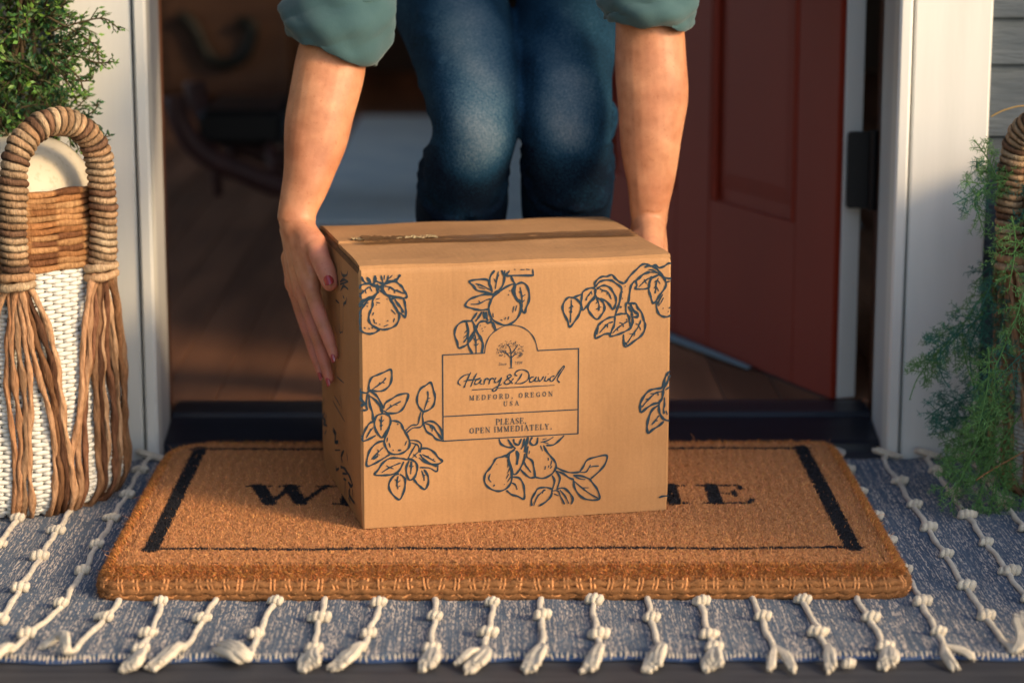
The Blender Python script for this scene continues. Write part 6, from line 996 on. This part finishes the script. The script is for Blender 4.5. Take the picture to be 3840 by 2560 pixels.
# asparagus fern: long trailing fronds with feathery side shoots
fn = empty('asparagus_fern', (.77, 2.88, .42)); tag(fn, 'trailing blue-green asparagus fern spilling over the right basket and white casing', 'fern')
V, F, C = [], [], []; stm = MB()
def needles(P, dens, L_, col_):
    P = [np.array(p) for p in P]
    for a, b_ in zip(P, P[1:]):
        l = np.linalg.norm(b_-a); ax = unit(b_-a); n = max(1, int(l*dens))
        for q in range(n):
            p = a+(b_-a)*rnd.random(); r = unit(rng.normal(0, 1, 3)); r = unit(r-ax*(r@ax)); d = unit(ax*.55+r); leaf_quad(V, F, C, p, d, unit(np.cross(d, ax)), L_*rnd.uniform(.6, 1.2), .0009, tuple(np.array(col_)*rnd.uniform(.6, 1.5)))
def frond(pts, y0, y1, shoots=1.0, nl=.0062, bare=.0, col_=(.022, .105, .062), start=0.12, sl=.030):
    n = len(pts); P = [at(u, v, y0+(y1-y0)*i/(n-1)) for i, (u, v) in enumerate(pts)]; Q_ = [np.array(q) for q in cr(P, 6)]; m_ = len(Q_)
    stm.tube([tuple(q) for q in Q_], [.0013*(1-.55*i/m_) for i in range(m_)], 5, c=tuple(np.array(col_)*.9))
    L_ = sum(np.linalg.norm(b_-a) for a, b_ in zip(Q_, Q_[1:])); ns = int(L_/.0062*shoots)
    for k in range(ns):
        f = start+(1-bare-start)*(k+.5)/ns
        if f > 1-bare: break
        i = min(m_-2, int(f*(m_-1))); p = Q_[i]+(Q_[i+1]-Q_[i])*(f*(m_-1)-i); ax = unit(Q_[i+1]-Q_[i]); side_ = unit(np.cross(ax, (0, 1, 0)))*(1 if k % 2 else -1); d = unit(ax*.7+side_*.8+rng.normal(0, .28, 3)); l = sl*(.35+.9*sin(pi*min(1, f*.9+.08)))*rnd.uniform(.5, 1.1)
        q1 = p+d*l*.5; q2 = p+d*l+np.array((0, 0, -l*.12)); stm.tube([tuple(p), tuple(q1), tuple(q2)], [.0006, .0005, .0003], 4, c=col_); needles([p, q1, q2], 900, nl, col_)
        if l > .02:
            for s_ in (-1, 1): dd_ = unit(d+s_*.9*np.cross(d, (0, 1, 0))); e = q1+dd_*l*.38; needles([q1, e], 900, nl*.9, col_); stm.tube([tuple(q1), tuple(e)], .0003, 3, c=col_)
    needles(Q_[int(m_*(1-bare)):], 60, .003, col_)
T1 = (.028, .12, .085); T2 = (.08, .18, .05)
for (pts, kw) in (([(3880, 860), (3760, 700), (3700, 590), (3652, 524)], dict(sl=.020, bare=.12)), ([(3880, 720), (3790, 680), (3700, 690), (3612, 680)], dict(sl=.030)), ([(3800, 640), (3710, 690), (3650, 730), (3572, 766)], dict(sl=.022, bare=.16)), ([(3760, 640), (3670, 640), (3664, 602)], dict(sl=.014)), ([(3760, 690), (3660, 740), (3672, 810), (3694, 882)], dict(sl=.020)),
                  ([(3880, 980), (3720, 1070), (3600, 1230), (3500, 1340), (3440, 1420), (3410, 1500)], dict(sl=.028, bare=.26)), ([(3880, 1120), (3700, 1180), (3580, 1260), (3480, 1325)], dict(sl=.030, bare=.08)), ([(3700, 1150), (3620, 1260), (3618, 1340), (3656, 1452)], dict(sl=.024, bare=.10)), ([(3600, 1250), (3520, 1340), (3530, 1400), (3558, 1452)], dict(sl=.012, bare=.1)), ([(3560, 1280), (3505, 1330), (3503, 1360)], dict(sl=.012)),
                  ([(3880, 1500), (3700, 1480), (3560, 1510), (3468, 1572)], dict(sl=.030, bare=.12)), ([(3880, 1560), (3700, 1560), (3560, 1570), (3486, 1610)], dict(sl=.030, bare=.12)), ([(3880, 1660), (3700, 1640), (3600, 1640), (3520, 1665)], dict(sl=.022, bare=.1)), ([(3820, 1500), (3640, 1560), (3590, 1680), (3560, 1780)], dict(sl=.028)), ([(3700, 1170), (3640, 1290), (3640, 1380), (3655, 1470)], dict(sl=.02))):
    frond(pts, 2.84, 2.80, 1.1, col_=T1 if rnd.random() < .7 else T2, **kw)
for k in range(36):
    u0 = rnd.uniform(3700, 4150); v0 = rnd.uniform(560, 1500); u1 = max(u0-rnd.uniform(-40, 190), 3560+rnd.uniform(0, 120)); v1 = v0+rnd.uniform(120, 420); v1 = min(v1, 2000)
    if v0 < 800: u1 = max(u1, 3690); v1 = min(v1, 960)
    y = rnd.uniform(2.70, 2.90) if u0 < 4000 else rnd.uniform(2.66, 2.8)
    frond([(u0, v0), ((u0+u1)/2+20, (v0+v1)/2-30), (u1, v1)], y, y-.04, .75, col_=T1 if rnd.random() < .45 else T2, sl=.034)
for (u, v, u2, v2) in ((3800, 1500, 3560, 1900), (3830, 1550, 3640, 2000), (3800, 1600, 3700, 2060), (3830, 1750, 3700, 1960), (3900, 1800, 3800, 2060), (3780, 1640, 3590, 1820), (3800, 1700, 3530, 1840)):
    frond([(u, v), ((u+u2)/2-15, (v+v2)/2-50), (u2, v2)], 2.80, 2.74, .8, col_=T2, sl=.036)
lm = MB(); lm.add(V, F, C); part(lm, 'foliage', M['leaf'], fn, False); part(stm, 'stems', M['stem'], fn)
g = MB(); g.tube(cr([at(3716, 438, 2.9), at(3770, 412, 2.9), at(3850, 398, 2.9), at(3950, 430, 2.9), at(4010, 700, 2.88)], 8), .0009, 5, c=(.35, .22, .06)); part(g, 'dry_stem', M['stem'], fn); g = MB(); g.tube(cr([at(3900, 1660, 2.78), at(3720, 1760, 2.76), at(3660, 1800, 2.75)], 6), .0009, 5, c=(.25, .12, .05)); part(g, 'dry_stem', M['stem'], fn)

# ================= UNSEEN HEDGE, added to shade the right half of the doorstep =================
hg = empty('shade_hedge', (1.15, 2.25, 0)); tag(hg, 'unseen leafy hedge in a grey trough, added to shade the right of the doorstep', 'planter')
m = MB(); m.box((1.02, 2.0, .0), (1.30, 2.50, .20), None, .006); part(m, 'trough', M['deck'], hg, False)
n = 8000; P = np.stack([rng.uniform(.99, 1.33, n), rng.uniform(2.0, 2.52, n), rng.uniform(.19, .54, n)+rng.normal(0, .035, n)], 1); V = []; F = []; C = []
for p in P:
    d = unit(rng.normal(0, 1, 3)); leaf_quad(V, F, C, p, d, unit(rng.normal(0, 1, 3)), .028, .016, (.03, .08, .025))
m = MB(); m.add(V, F, C); part(m, 'foliage', M['leaf'], hg, False)
